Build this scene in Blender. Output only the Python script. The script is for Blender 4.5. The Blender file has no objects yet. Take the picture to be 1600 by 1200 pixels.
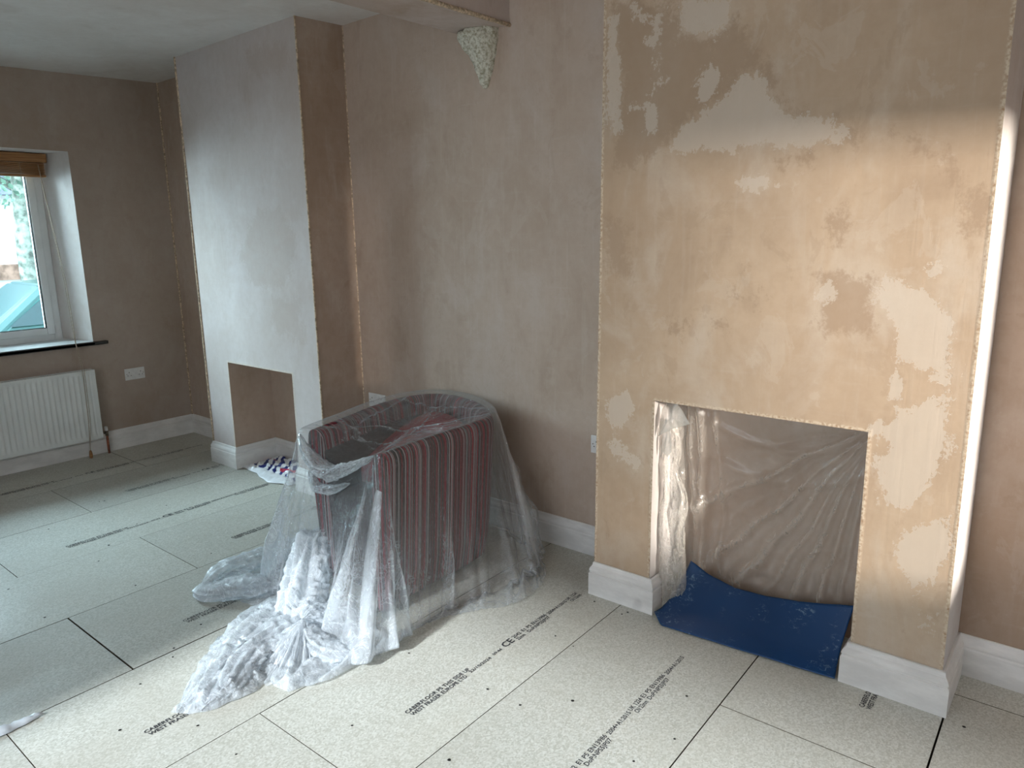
import bpy, bmesh, math, random
import numpy as np
from mathutils import Vector, noise

S = bpy.context.scene
COL = S.collection

# ------------------------------------------------------------------ camera
cam_d = bpy.data.cameras.new('camera')
cam_d.sensor_width = 36.0
cam_d.lens = 1145.05 / 1600 * 36
cam_d.clip_start = 0.02
cam = bpy.data.objects.new('camera', cam_d)
COL.objects.link(cam)
cam.location = (1.5963, -2.5169, 1.5617)
cam.rotation_euler = (1.36459, 0.015496, 0.680409)
S.camera = cam

S.view_settings.view_transform = 'Standard'
S.view_settings.look = 'None'
S.view_settings.exposure = 0.0
S.view_settings.gamma = 1.0
S.view_settings.use_curve_mapping = False
S.cycles.max_bounces = 10
S.cycles.diffuse_bounces = 5
S.cycles.transparent_max_bounces = 32
S.cycles.use_denoising = True
S.cycles.sample_clamp_indirect = 6.0

# ------------------------------------------------------------------ key dimensions (metres)
XW = -4.066          # window wall
XR = 2.9             # wall to the right of the camera
YF = -4.2            # wall behind the camera
D1 = 0.326           # alcove wall, left of the near breast
DR = 0.296           # alcove wall, right of the near breast
W1 = 1.323           # near breast runs x 0..W1, face at y 0
FA, FB, FH = 0.2664, 1.0438, 0.9014
L1, L2, Y2 = -3.18, -1.8993, 0.012   # far breast
LA, LB, LH = -2.895, -2.1755, 0.7361
SK = 0.149           # skirting height
WY, WZ0, WZ1 = -0.35, 0.8357, 2.14   # window reveal, room side
def ceil_z(x, y): return 2.7057 + 0.0107 * x + 0.0334 * y

# ------------------------------------------------------------------ daylight
def setup_world():
    w = bpy.data.worlds.new('overcast_sky')
    S.world = w
    w.use_nodes = True
    nt = w.node_tree
    nt.nodes.clear()
    out = nt.nodes.new('ShaderNodeOutputWorld')
    bg = nt.nodes.new('ShaderNodeBackground')
    tc = nt.nodes.new('ShaderNodeTexCoord')
    sep = nt.nodes.new('ShaderNodeSeparateXYZ')
    rmp = nt.nodes.new('ShaderNodeValToRGB')
    rmp.color_ramp.elements[0].position = 0.0
    rmp.color_ramp.elements[0].color = (0.88, 0.95, 1.0, 1)
    rmp.color_ramp.elements[1].position = 0.8
    rmp.color_ramp.elements[1].color = (0.62, 0.80, 1.0, 1)
    nt.links.new(tc.outputs['Generated'], sep.inputs[0])
    nt.links.new(sep.outputs['Z'], rmp.inputs[0])
    nt.links.new(rmp.outputs[0], bg.inputs['Color'])
    bg.inputs['Strength'].default_value = SKY
    nt.links.new(bg.outputs[0], out.inputs['Surface'])

SKY = 5.0
setup_world()

def area(name, loc, target, sx, sy, power, color, spread=180, portal=False):
    d = bpy.data.lights.new(name, 'AREA')
    d.shape = 'RECTANGLE'; d.size = sx; d.size_y = sy
    d.energy = power; d.color = color
    d.spread = math.radians(spread)
    o = bpy.data.objects.new(name, d)
    COL.objects.link(o)
    o.location = loc
    v = Vector(target) - Vector(loc)
    o.rotation_euler = v.to_track_quat('-Z', 'Y').to_euler()
    if portal: d.cycles.is_portal = True
    return o

# daylight through the window in view (portal: the light itself is the sky's)
area('window_portal', (XW - 0.50, -1.09, 1.48), (0, -1.09, 1.48), 1.4, 1.4, 1, (1, 1, 1), portal=True)
# daylight through the glazed side door in the wall on the right
area('door_daylight', (XR + 0.25, -0.47, 1.15), (0, -0.40, 1.05), 0.42, 1.25, 2.5, (1.0, 0.94, 0.86), 170)
# far area lamp added outside the right opening for the beam on the near breast
area('side_beam_lamp', (9.0, -2.0, 1.80), (0.5, 0.0, 1.2), 0.6, 0.5, 118, (1.0, 0.92, 0.82), 40)
# area lamp added outside the window in view to boost its daylight
area('window_fill_lamp', (-5.5, -2.0, 2.3), (-2.9, 0.0, 0.8), 1.8, 1.4, 560, (0.75, 0.87, 1.0), 180)
# hazy winter sun through the wide window behind the camera
def sun():
    d = bpy.data.lights.new('hazy_sun', 'SUN'); d.energy = 7.4; d.angle = math.radians(5); d.color = (0.87, 0.95, 1.0)
    o = bpy.data.objects.new('hazy_sun', d); COL.objects.link(o)
    o.rotation_euler = Vector((0.0, 1.0, -0.536)).to_track_quat('-Z', 'Y').to_euler()
sun()

# ------------------------------------------------------------------ object helpers
def tag(o, label=None, cat=None, group=None, kind=None):
    if label: o['label'] = label
    if cat: o['category'] = cat
    if group: o['group'] = group
    if kind: o['kind'] = kind
    return o

def empty(name, loc=(0, 0, 0), **k):
    o = bpy.data.objects.new(name, None)
    o.empty_display_size = 0.1
    COL.objects.link(o); o.location = loc
    return tag(o, **k)

def mesh(name, verts, faces, mat, parent=None, smooth=False, **k):
    """verts in world coordinates; parented meshes are shifted to their parent's base."""
    me = bpy.data.meshes.new(name)
    off = world_off(parent)
    me.from_pydata([(v[0] - off[0], v[1] - off[1], v[2] - off[2]) for v in verts], [], faces)
    me.update()
    if mat: me.materials.append(mat)
    if smooth: me.polygons.foreach_set('use_smooth', [True] * len(me.polygons))
    o = bpy.data.objects.new(name, me)
    COL.objects.link(o)
    if parent: o.parent = parent
    return tag(o, **k)

def world_off(p):
    v = Vector((0, 0, 0))
    while p is not None:
        v += p.location; p = p.parent
    return v

class G:
    """collects simple shapes into one mesh"""
    def __init__(s): s.v = []; s.f = []
    def box(s, a, b):
        x0, y0, z0 = a; x1, y1, z1 = b; n = len(s.v)
        s.v += [(x0,y0,z0),(x1,y0,z0),(x1,y1,z0),(x0,y1,z0),(x0,y0,z1),(x1,y0,z1),(x1,y1,z1),(x0,y1,z1)]
        s.f += [tuple(n + i for i in q) for q in ((3,2,1,0),(4,5,6,7),(0,1,5,4),(1,2,6,5),(2,3,7,6),(3,0,4,7))]
        return s
    def bbox(s, a, b, r):
        """box with bevelled edges"""
        bm = bmesh.new()
        bmesh.ops.create_cube(bm, size=1)
        for v in bm.verts:
            v.co = Vector([(a[i] + b[i]) / 2 + v.co[i] * (b[i] - a[i]) for i in range(3)])
        bmesh.ops.bevel(bm, geom=bm.edges[:], offset=r, segments=2, affect='EDGES', profile=0.5)
        s.addbm(bm); return s
    def addbm(s, bm):
        bm.verts.index_update(); n = len(s.v)
        s.v += [tuple(v.co) for v in bm.verts]
        s.f += [tuple(n + v.index for v in f.verts) for f in bm.faces]
        bm.free()
    def tube(s, pts, r, seg=8, caps=True):
        pts = [Vector(p) for p in pts]; n0 = len(s.v)
        rr = r if isinstance(r, (list, tuple)) else [r] * len(pts)
        up = Vector((0.13, 0.27, 0.95)).normalized()
        for i, p in enumerate(pts):
            t = (pts[min(i+1, len(pts)-1)] - pts[max(i-1, 0)]).normalized()
            a = t.cross(up)
            if a.length < 1e-3: a = t.cross(Vector((1, 0, 0)))
            a.normalize(); b = t.cross(a)
            for j in range(seg):
                q = 2 * math.pi * j / seg
                s.v.append(tuple(p + (a * math.cos(q) + b * math.sin(q)) * rr[i]))
        for i in range(len(pts) - 1):
            for j in range(seg):
                k = (j + 1) % seg
                s.f.append((n0+i*seg+j, n0+i*seg+k, n0+(i+1)*seg+k, n0+(i+1)*seg+j))
        if caps:
            s.f.append(tuple(n0 + j for j in range(seg))[::-1])
            s.f.append(tuple(n0 + (len(pts)-1)*seg + j for j in range(seg)))
        return s
    def prism(s, poly, axis, a, b):
        """polygon (2d) extruded along axis from a to b"""
        n = len(s.v); m = len(poly)
        for w in (a, b):
            for p, q in poly:
                c = {'x': (w, p, q), 'y': (p, w, q), 'z': (p, q, w)}[axis]
                s.v.append(c)
        s.f.append(tuple(n + i for i in range(m))[::-1]); s.f.append(tuple(n + m + i for i in range(m)))
        for i in range(m):
            j = (i + 1) % m
            s.f.append((n+i, n+j, n+m+j, n+m+i))
        return s
    def build(s, name, mat, parent=None, smooth=False, **k):
        o = mesh(name, s.v, s.f, mat, parent, smooth, **k)
        bm = bmesh.new(); bm.from_mesh(o.data)
        bmesh.ops.recalc_face_normals(bm, faces=bm.faces[:]); bm.to_mesh(o.data); bm.free()
        return o

# ------------------------------------------------------------------ material helpers
class N:
    def __init__(s, name):
        s.m = bpy.data.materials.new(name); s.m.use_nodes = True
        s.t = s.m.node_tree; s.t.nodes.clear()
        s.out = s.t.nodes.new('ShaderNodeOutputMaterial')
    def n(s, typ, **k):
        nd = s.t.nodes.new('ShaderNode' + typ)
        for a, b in k.items():
            if hasattr(nd, a): setattr(nd, a, b)
        return nd
    def l(s, a, b): s.t.links.new(a, b)
    def setin(s, sock, v):
        if hasattr(v, 'is_output') or isinstance(v, bpy.types.NodeSocket): s.l(v, sock)
        else: sock.default_value = v
    def obj(s): return s.n('TexCoord').outputs['Object']
    def mapping(s, vec, scale=(1,1,1), loc=(0,0,0), rot=(0,0,0)):
        m = s.n('Mapping'); s.l(vec, m.inputs[0])
        m.inputs['Scale'].default_value = scale; m.inputs['Location'].default_value = loc
        m.inputs['Rotation'].default_value = rot
        return m.outputs[0]
    def noise(s, vec, scale, detail=4, rough=0.55, dist=0.0):
        nd = s.n('TexNoise'); s.l(vec, nd.inputs['Vector'])
        nd.inputs['Scale'].default_value = scale; nd.inputs['Detail'].default_value = detail
        nd.inputs['Roughness'].default_value = rough; nd.inputs['Distortion'].default_value = dist
        return nd.outputs['Fac']
    def math(s, op, a, b=0.0, c=0.0, clamp=False):
        nd = s.n('Math', operation=op); nd.use_clamp = clamp
        s.setin(nd.inputs[0], a); s.setin(nd.inputs[1], b); s.setin(nd.inputs[2], c)
        return nd.outputs[0]
    def ramp(s, v, a, b, lo=0.0, hi=1.0, smooth=True):
        nd = s.n('MapRange'); nd.interpolation_type = 'SMOOTHSTEP' if smooth else 'LINEAR'
        s.setin(nd.inputs['Value'], v)
        nd.inputs['From Min'].default_value = a; nd.inputs['From Max'].default_value = b
        nd.inputs['To Min'].default_value = lo; nd.inputs['To Max'].default_value = hi
        return nd.outputs[0]
    def mix(s, f, a, b, blend='MIX'):
        nd = s.n('Mix'); nd.data_type = 'RGBA'; nd.blend_type = blend
        s.setin(nd.inputs[0], f)
        s.setin(nd.inputs[6], a if not isinstance(a, tuple) else (*a[:3], 1))
        s.setin(nd.inputs[7], b if not isinstance(b, tuple) else (*b[:3], 1))
        return nd.outputs[2]
    def attr(s, name):
        nd = s.n('Attribute'); nd.attribute_name = name; return nd.outputs['Fac']
    def bump(s, h, strength=0.3, dist=0.01):
        nd = s.n('Bump'); s.l(h, nd.inputs['Height'])
        nd.inputs['Strength'].default_value = strength; nd.inputs['Distance'].default_value = dist
        return nd.outputs[0]
    def pbr(s, color, rough=0.6, normal=None, spec=0.5, metal=0.0, **k):
        b = s.n('BsdfPrincipled')
        s.setin(b.inputs['Base Color'], color if not isinstance(color, tuple) else (*color[:3], 1))
        s.setin(b.inputs['Roughness'], rough)
        b.inputs['Specular IOR Level'].default_value = spec
        b.inputs['Metallic'].default_value = metal
        for a, v in k.items(): b.inputs[a].default_value = v
        if normal is not None: s.l(normal, b.inputs['Normal'])
        s.l(b.outputs[0], s.out.inputs['Surface'])
        return s.m

def simple(name, color, rough=0.5, spec=0.5, metal=0.0, var=0.06, scale=30, bump=0.0, **k):
    m = N(name); v = m.obj()
    f = m.noise(v, scale, 5)
    dark = tuple(c * (1 - var * 2) for c in color); light = tuple(min(1, c * (1 + var)) for c in color)
    c = m.mix(m.ramp(f, 0.3, 0.7), dark, light)
    nrm = m.bump(f, bump, 0.004) if bump else None
    return m.pbr(c, rough, nrm, spec, metal, **k)

def plaster(name, base, dark, pale, patches=False, streak=0.5, amount=0.5, edge=False, dkw=0.7):
    """bare gypsum plaster: drying patches, trowel sweeps, fine pitting"""
    m = N(name); v = m.obj()
    big = m.noise(v, 1.1, 3, 0.55, 0.4)
    mid = m.noise(m.mapping(v, (1, 1, 0.55)), 3.6, 6, 0.6, 0.5)
    fine = m.noise(m.mapping(v, (1, 1, 1)), 22, 6, 0.65)
    vert = m.noise(m.mapping(v, (14, 14, 0.8)), 3.0, 4, 0.6)
    horz = m.noise(m.mapping(v, (1.2, 1.2, 16)), 3.0, 3, 0.6)
    c = m.mix(m.ramp(big, 0.35, 0.68), base, tuple((a + b) / 2 for a, b in zip(base, dark)))
    c = m.mix(m.math('MULTIPLY', m.ramp(mid, 0.47, 0.72), amount), c, pale)
    c = m.mix(m.math('MULTIPLY', m.ramp(mid, 0.46, 0.28), amount), c, dark)
    c = m.mix(m.math('MULTIPLY', m.ramp(vert, 0.5, 0.8), 0.35 * streak), c, pale)
    c = m.mix(m.math('MULTIPLY', m.ramp(horz, 0.55, 0.8), 0.25 * streak), c, pale)
    c = m.mix(m.math('MULTIPLY', m.ramp(fine, 0.35, 0.75), 0.18), c, dark)
    blot = m.noise(m.mapping(v, (1, 1, 0.7), (3.1, 0, 1.7)), 5.5, 9, 0.68, 0.6)
    c = m.mix(m.ramp(blot, 0.575, 0.60, 0.0, 0.32 * amount), c, pale)
    c = m.mix(m.ramp(blot, 0.415, 0.38, 0.0, 0.40 * amount), c, dark)
    h = m.math('ADD', m.math('MULTIPLY', fine, 0.25), m.math('MULTIPLY', vert, 0.5))
    if patches:
        rag = m.math('ADD', m.math('MULTIPLY', m.math('SUBTRACT', m.noise(v, 60, 5, 0.75), 0.5), 2.0),
                     m.math('MULTIPLY', m.math('SUBTRACT', m.noise(m.mapping(v, (1, 1, 0.6)), 11, 8, 0.68, 0.5), 0.5), 3.4))
        dk = m.ramp(m.math('ADD', m.attr('dark_patch'), rag), -0.25, 0.45)
        pl = m.ramp(m.math('ADD', m.attr('pale_patch'), rag), -0.03, 0.06)
        c = m.mix(m.math('MULTIPLY', dk, dkw), c, dark)
        c = m.mix(m.math('MULTIPLY', pl, 0.62), c, pale)
        h = m.math('ADD', h, m.math('MULTIPLY', pl, -0.5))
    if edge:
        e = m.attr('edge')
        dots = m.noise(v, 95, 2, 0.5)
        em = m.ramp(e, 0.35, 0.8)
        c = m.mix(m.math('MULTIPLY', em, m.ramp(dots, 0.42, 0.6, 0.0, 0.85)), c, (0.60, 0.50, 0.38))
        c = m.mix(m.math('MULTIPLY', em, m.ramp(dots, 0.40, 0.30, 0.0, 0.75)), c, (0.30, 0.17, 0.09))
        h = m.math('ADD', h, m.math('MULTIPLY', em, dots))
    return m.pbr(c, m.ramp(fine, 0.3, 0.7, 0.62, 0.85), m.bump(h, 0.22, 0.006), 0.3)

M = {}
M['plaster_near'] = plaster('plaster_near_breast', (0.48, 0.36, 0.255), (0.335, 0.235, 0.16), (0.55, 0.475, 0.40), True, 0.5, 0.55, True)
M['plaster_far'] = plaster('plaster_far_breast', (0.55, 0.49, 0.475), (0.42, 0.34, 0.29), (0.63, 0.58, 0.56), True, 0.6, 0.35, True, 0.4)
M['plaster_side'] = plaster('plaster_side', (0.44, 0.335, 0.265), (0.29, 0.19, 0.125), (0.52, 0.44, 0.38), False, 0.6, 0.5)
M['plaster_back'] = plaster('plaster_alcove_wall', (0.485, 0.385, 0.315), (0.36, 0.26, 0.19), (0.54, 0.465, 0.415), False, 0.8, 0.5)
M['plaster_left'] = plaster('plaster_window_wall', (0.42, 0.345, 0.295), (0.32, 0.235, 0.175), (0.46, 0.40, 0.36), False, 0.4, 0.4)
M['plaster_ceil'] = plaster('plaster_ceiling', (0.74, 0.70, 0.68), (0.60, 0.54, 0.50), (0.80, 0.78, 0.76), False, 0.2, 0.5)
M['plaster_beam'] = plaster('plaster_beam', (0.56, 0.47, 0.43), (0.40, 0.29, 0.21), (0.62, 0.55, 0.52), False, 0.3, 0.5)
M['reveal'] = plaster('plaster_reveal', (0.66, 0.62, 0.60), (0.50, 0.42, 0.37), (0.72, 0.70, 0.70), False, 0.3, 0.4)
M['bead'] = simple('bead_edge', (0.60, 0.47, 0.34), 0.8, 0.2, var=0.25, scale=70, bump=0.6)

def skirting_mat():
    m = N('primed_skirting'); v = m.obj()
    a = m.noise(m.mapping(v, (1, 1, 3)), 5, 6, 0.65); b = m.noise(v, 60, 3)
    c = m.mix(m.ramp(a, 0.35, 0.7), (0.68, 0.66, 0.64), (0.82, 0.80, 0.78))
    c = m.mix(m.ramp(m.noise(v, 7, 2, 0.4), 0.70, 0.78, 0, 0.35), c, (0.36, 0.34, 0.33))
    return m.pbr(c, 0.5, m.bump(b, 0.12, 0.003), 0.35)
M['skirt'] = skirting_mat()
M['upvc'] = simple('white_upvc', (0.74, 0.76, 0.76), 0.3, 0.5, var=0.03, scale=8)
M['radiator'] = simple('radiator_enamel', (0.74, 0.76, 0.74), 0.35, 0.5, var=0.03, scale=6)
M['socket'] = simple('white_socket_plastic', (0.72, 0.71, 0.70), 0.35, 0.5, var=0.03)
M['black'] = simple('black_gloss', (0.012, 0.011, 0.012), 0.25, 0.5, var=0.1)
M['dark'] = simple('dark_hole', (0.02, 0.018, 0.016), 0.8, 0.2, var=0.1)
M['copper'] = simple('copper_pipe', (0.36, 0.13, 0.075), 0.4, 0.5, 0.6, var=0.2, scale=60)
M['brass'] = simple('dull_brass', (0.22, 0.18, 0.14), 0.4, 0.5, 0.8, var=0.2, scale=60)
M['cord'] = simple('tan_cord', (0.42, 0.35, 0.28), 0.8, 0.2, var=0.1, scale=200)

def wood_mat():
    m = N('oak_blind'); v = m.obj()
    g = m.noise(m.mapping(v, (30, 1.5, 60)), 3, 5, 0.6, 0.3)
    c = m.mix(m.ramp(g, 0.3, 0.7), (0.24, 0.105, 0.035), (0.40, 0.20, 0.08))
    return m.pbr(c, 0.4, m.bump(g, 0.1, 0.002), 0.4)
M['wood'] = wood_mat()

def glass_mat():
    m = N('window_glass')
    tr = m.n('BsdfTransparent'); tr.inputs[0].default_value = (0.88, 0.97, 0.96, 1)
    gl = m.n('BsdfGlossy'); gl.inputs['Roughness'].default_value = 0.02
    fr = m.n('Fresnel'); fr.inputs[0].default_value = 1.35
    mx = m.n('MixShader'); m.l(fr.outputs[0], mx.inputs[0]); m.l(tr.outputs[0], mx.inputs[1]); m.l(gl.outputs[0], mx.inputs[2])
    m.l(mx.outputs[0], m.out.inputs['Surface'])
    return m.m
M['glass'] = glass_mat()

def chip_mat():
    m = N('chipboard_flooring'); v = m.obj()
    vo = m.n('TexVoronoi'); m.l(m.mapping(v, (1, 0.75, 1)), vo.inputs['Vector']); vo.inputs['Scale'].default_value = 215
    sep = m.n('SeparateColor'); m.l(vo.outputs['Color'], sep.inputs[0])
    f = m.noise(v, 140, 3, 0.7); d = m.noise(v, 1.8, 5, 0.6, 0.3); st = m.noise(v, 7, 5, 0.7)
    c = m.mix(sep.outputs[0], (0.40, 0.39, 0.335), (0.585, 0.58, 0.53))
    c = m.mix(m.ramp(f, 0.62, 0.78, 0, 0.6), c, (0.70, 0.69, 0.62))
    c = m.mix(m.ramp(f, 0.36, 0.24, 0, 0.5), c, (0.28, 0.235, 0.17))
    c = m.mix(m.ramp(d, 0.4, 0.7, 0, 0.35), c, (0.42, 0.395, 0.33))
    c = m.mix(m.ramp(st, 0.62, 0.85, 0, 0.3), c, (0.66, 0.64, 0.58))
    oi = m.n('ObjectInfo')
    hs = m.n('HueSaturation'); m.l(c, hs.inputs['Color']); m.l(m.ramp(oi.outputs['Random'], 0, 1, 0.93, 1.05, False), hs.inputs['Value'])
    return m.pbr(hs.outputs[0], m.ramp(d, 0.3, 0.7, 0.42, 0.6), m.bump(f, 0.08, 0.002), 0.45)
M['chip'] = chip_mat()
M['board_edge'] = simple('dusty_board_edge', (0.10, 0.085, 0.06), 0.9, 0.1, var=0.2, scale=80)
M['ink'] = simple('board_ink', (0.06, 0.06, 0.065), 0.7, 0.2, var=0.3, scale=160)

def film_mat(name, milk, gloss_rough, tint, attr=True, wr=0.5, gw=0.12):
    """thin polythene: mostly see-through, milky where folded and at grazing angles"""
    m = N(name); v = m.obj()
    lw = m.n('LayerWeight'); lw.inputs['Blend'].default_value = 0.5
    n1 = m.noise(m.mapping(v, (1, 1, 0.6)), 13, 6, 0.62, 1.4)
    n2 = m.noise(m.mapping(v, (1, 0.8, 1), rot=(0.4, 0.2, 0.6)), 34, 4, 0.6, 1.6)
    r1 = m.math('ABSOLUTE', m.math('SUBTRACT', n1, 0.5)); r2 = m.math('ABSOLUTE', m.math('SUBTRACT', n2, 0.5))
    h = m.math('ADD', r1, m.math('MULTIPLY', r2, 0.45))
    nrm = m.bump(h, wr, 0.03)
    tr = m.n('BsdfTransparent'); tr.inputs[0].default_value = (0.96, 0.965, 0.965, 1)
    df = m.n('BsdfDiffuse'); df.inputs[0].default_value = (*tint, 1); m.l(nrm, df.inputs['Normal'])
    tl = m.n('BsdfTranslucent'); tl.inputs[0].default_value = (*tint, 1)
    gl = m.n('BsdfGlossy'); gl.inputs['Roughness'].default_value = gloss_rough; m.l(nrm, gl.inputs['Normal'])
    a = m.n('MixShader'); a.inputs[0].default_value = 0.4; m.l(df.outputs[0], a.inputs[1]); m.l(tl.outputs[0], a.inputs[2])
    dens = m.attr('milk')
    crease = m.math('MAXIMUM', m.ramp(r1, 0.028, 0.0), m.math('MULTIPLY', m.ramp(r2, 0.02, 0.0), 0.5))  # crease highlights painted in as extra white opacity
    f2 = m.math('POWER', lw.outputs['Facing'], 3.0)
    body = m.math('ADD', m.math('MULTIPLY', f2, 0.35), milk)
    body = m.math('ADD', body, m.math('MULTIPLY', dens, m.math('ADD', m.math('MULTIPLY', crease, 0.5), 0.92)))
    body = m.math('ADD', body, m.math('MULTIPLY', crease, 0.07))
    body = m.math('MINIMUM', body, 0.92)
    b = m.n('MixShader'); m.l(body, b.inputs[0]); m.l(tr.outputs[0], b.inputs[1]); m.l(a.outputs[0], b.inputs[2])
    g = m.math('ADD', m.math('MULTIPLY', m.math('POWER', lw.outputs['Facing'], 4.0), gw * 4), gw, clamp=True)
    c = m.n('MixShader'); m.l(g, c.inputs[0]); m.l(b.outputs[0], c.inputs[1]); m.l(gl.outputs[0], c.inputs[2])
    m.l(c.outputs[0], m.out.inputs['Surface'])
    return m.m
M['film'] = film_mat('clear_dust_sheet', 0.015, 0.075, (0.90, 0.95, 1.0), wr=0.7)
M['film_fire'] = film_mat('fireplace_film', 0.06, 0.16, (0.80, 0.76, 0.70), wr=0.16, gw=0.05)

# ------------------------------------------------------------------ geometry: fields on a wall grid
def inside_dist(px, pz, poly):
    """signed distance (positive inside) of points to a polygon"""
    poly = np.array(poly); n = len(poly)
    d = np.full(px.shape, 1e9); ins = np.zeros(px.shape, bool)
    for i in range(n):
        ax, az = poly[i]; bx, bz = poly[(i + 1) % n]
        ex, ez = bx - ax, bz - az
        t = np.clip(((px - ax) * ex + (pz - az) * ez) / (ex * ex + ez * ez + 1e-12), 0, 1)
        d = np.minimum(d, np.hypot(px - ax - t * ex, pz - az - t * ez))
        c = ((az > pz) != (bz > pz)) & (px < (bx - ax) * (pz - az) / ((bz - az) + 1e-12) + ax)
        ins ^= c
    return np.where(ins, d, -d)

def field(px, pz, polys, w=0.05):
    f = np.full(px.shape, -1.0)
    for p in polys: f = np.maximum(f, np.clip(inside_dist(px, pz, p) / w, -1, 1))
    return f

def breast_front(name, x0, x1, y, zt, hole, mat, label, pale, dark, lean=None, step=0.022, depth=0.3, side=None):
    """front plane with a fireplace opening, built as a fine grid so drying marks can be laid on it"""
    a, b, h = hole
    def axis(lo, hi, keys):
        s = [lo]
        for k in list(keys) + [hi]:
            n = max(1, round((k - s[-1]) / step)); s0 = s[-1]
            s += [s0 + (k - s0) * (i + 1) / n for i in range(n)]
        return s
    xs = axis(x0, x1, [a, b]); zs = axis(0.0, 2.9, [h])
    nx, nz = len(xs), len(zs); V = []; F = []
    for z in zs:
        for x in xs:
            zz = min(z, ceil_z(x, y) + 0.02) if z > 2.6 else z
            V.append((x, y, zz))
    for j in range(nz - 1):
        for i in range(nx - 1):
            xm = (xs[i] + xs[i+1]) / 2; zm = (zs[j] + zs[j+1]) / 2
            if a < xm < b and zm < h: continue
            q = j * nx + i
            F.append((q, q + 1, q + nx + 1, q + nx))
    X = np.array([v[0] for v in V]); Z = np.array([v[2] for v in V])
    at = {'pale_patch': field(X, Z, pale), 'dark_patch': field(X, Z, dark, 0.07)}
    ed = np.minimum(X - x0, x1 - X)
    inx = (X > a - .05) & (X < b + .05); inz = Z < h + .05
    hx = np.where(Z < h, np.minimum(abs(X - a), abs(X - b)), np.hypot(np.maximum(np.maximum(a - X, X - b), 0), Z - h))
    ed = np.minimum(ed, hx)
    at['edge'] = np.clip(1 - ed / 0.024, 0, 1)
    # returns: two outer sides, the jambs and the lintel soffit
    def quad(p, q, r, s_):
        n = len(V); V.extend([p, q, r, s_]); F.append((n, n+1, n+2, n+3))
    if lean: V = [(v[0] + lean(v[0], v[2]), v[1], v[2]) for v in V]
    n_front = len(V)
    L = lean or (lambda x, z: 0)
    me_parts = (V, F, at, n_front)
    return me_parts

def add_attr(me, name, arr):
    a = me.attributes.new(name, 'FLOAT', 'POINT')
    full = np.zeros(len(me.vertices)); full[:len(arr)] = arr
    a.data.foreach_set('value', full.astype(np.float32))
PALE= [[(1.029, 1.368), (1.053, 1.375), (1.08, 1.412), (1.116, 1.41), (1.121, 1.378), (1.163, 1.36), (1.219, 1.305), (1.225, 1.279), (1.245, 1.268), (1.244, 1.217), (1.27, 1.154), (1.274, 1.109), (1.254, 1.087), (1.236, 1.091), (1.214, 1.089), (1.2, 1.114), (1.164, 1.117), (1.137, 1.158), (1.104, 1.117), (1.105, 1.178), (1.089, 1.231), (1.073, 1.277), (1.027, 1.314)], [(1.174, 1.405), (1.178, 1.449), (1.197, 1.456), (1.219, 1.431), (1.203, 1.396)], [(1.102, 1.11), (1.145, 1.067), (1.112, 1.022), (1.093, 1.033)], [(1.089, 1.005), (1.163, 1.001), (1.22, 1.022), (1.243, 1.019), (1.274, 0.99), (1.272, 0.888), (1.126, 0.862), (1.045, 0.92), (1.136, 0.962)], [(1.103, 0.936), (1.16, 0.999), (1.26, 1.043), (1.283, 0.865), (1.245, 0.788), (1.188, 0.671), (1.141, 0.652), (1.104, 0.668), (1.08, 0.786), (1.115, 0.874)], [(1.218, 0.646), (1.294, 0.68), (1.306, 0.555), (1.273, 0.481), (1.228, 0.367), (1.152, 0.513)], [(1.087, 1.051), (1.14, 1.073), (1.138, 1.019), (1.096, 1.021)], [(1.225, 0.323), (1.28, 0.333), (1.28, 0.256), (1.237, 0.267)], [(0.025, 0.879), (0.159, 0.936), (0.172, 0.849), (0.107, 0.769), (0.038, 0.789)], [(0.062, 0.721), (0.153, 0.696), (0.22, 0.638), (0.166, 0.596), (0.086, 0.643)], [(0.322, 2.335), (0.505, 2.3), (0.499, 2.232), (0.441, 2.198), (0.336, 2.243)], [(0.122, 2.354), (0.203, 2.302), (0.28, 2.325), (0.238, 2.25), (0.252, 2.164), (0.242, 2.09), (0.287, 2.094), (0.222, 2.026), (0.236, 1.918), (0.19, 1.913), (0.188, 1.991), (0.105, 2.01), (0.188, 2.011), (0.22, 2.093), (0.229, 2.187), (0.182, 2.231), (0.215, 2.263), (0.135, 2.315)], [(0.395, 2.052), (0.444, 2.127), (0.495, 2.093), (0.459, 2.017), (0.419, 1.985)], [(0.556, 2.058), (0.613, 2.059), (0.654, 1.993), (0.703, 1.927), (0.75, 1.887), (0.888, 1.874), (0.901, 1.814), (0.577, 1.823), (0.295, 1.835), (0.336, 1.909), (0.42, 1.957), (0.519, 2.009)], [(0.015, 2.336), (0.058, 2.328), (0.08, 2.092), (0.107, 1.91), (0.034, 1.876)], [(0.563, 1.723), (0.678, 1.735), (0.699, 1.688), (0.584, 1.685)], [(0.848, 1.351), (0.89, 1.38), (0.884, 1.334), (0.859, 1.324)]]
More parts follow.
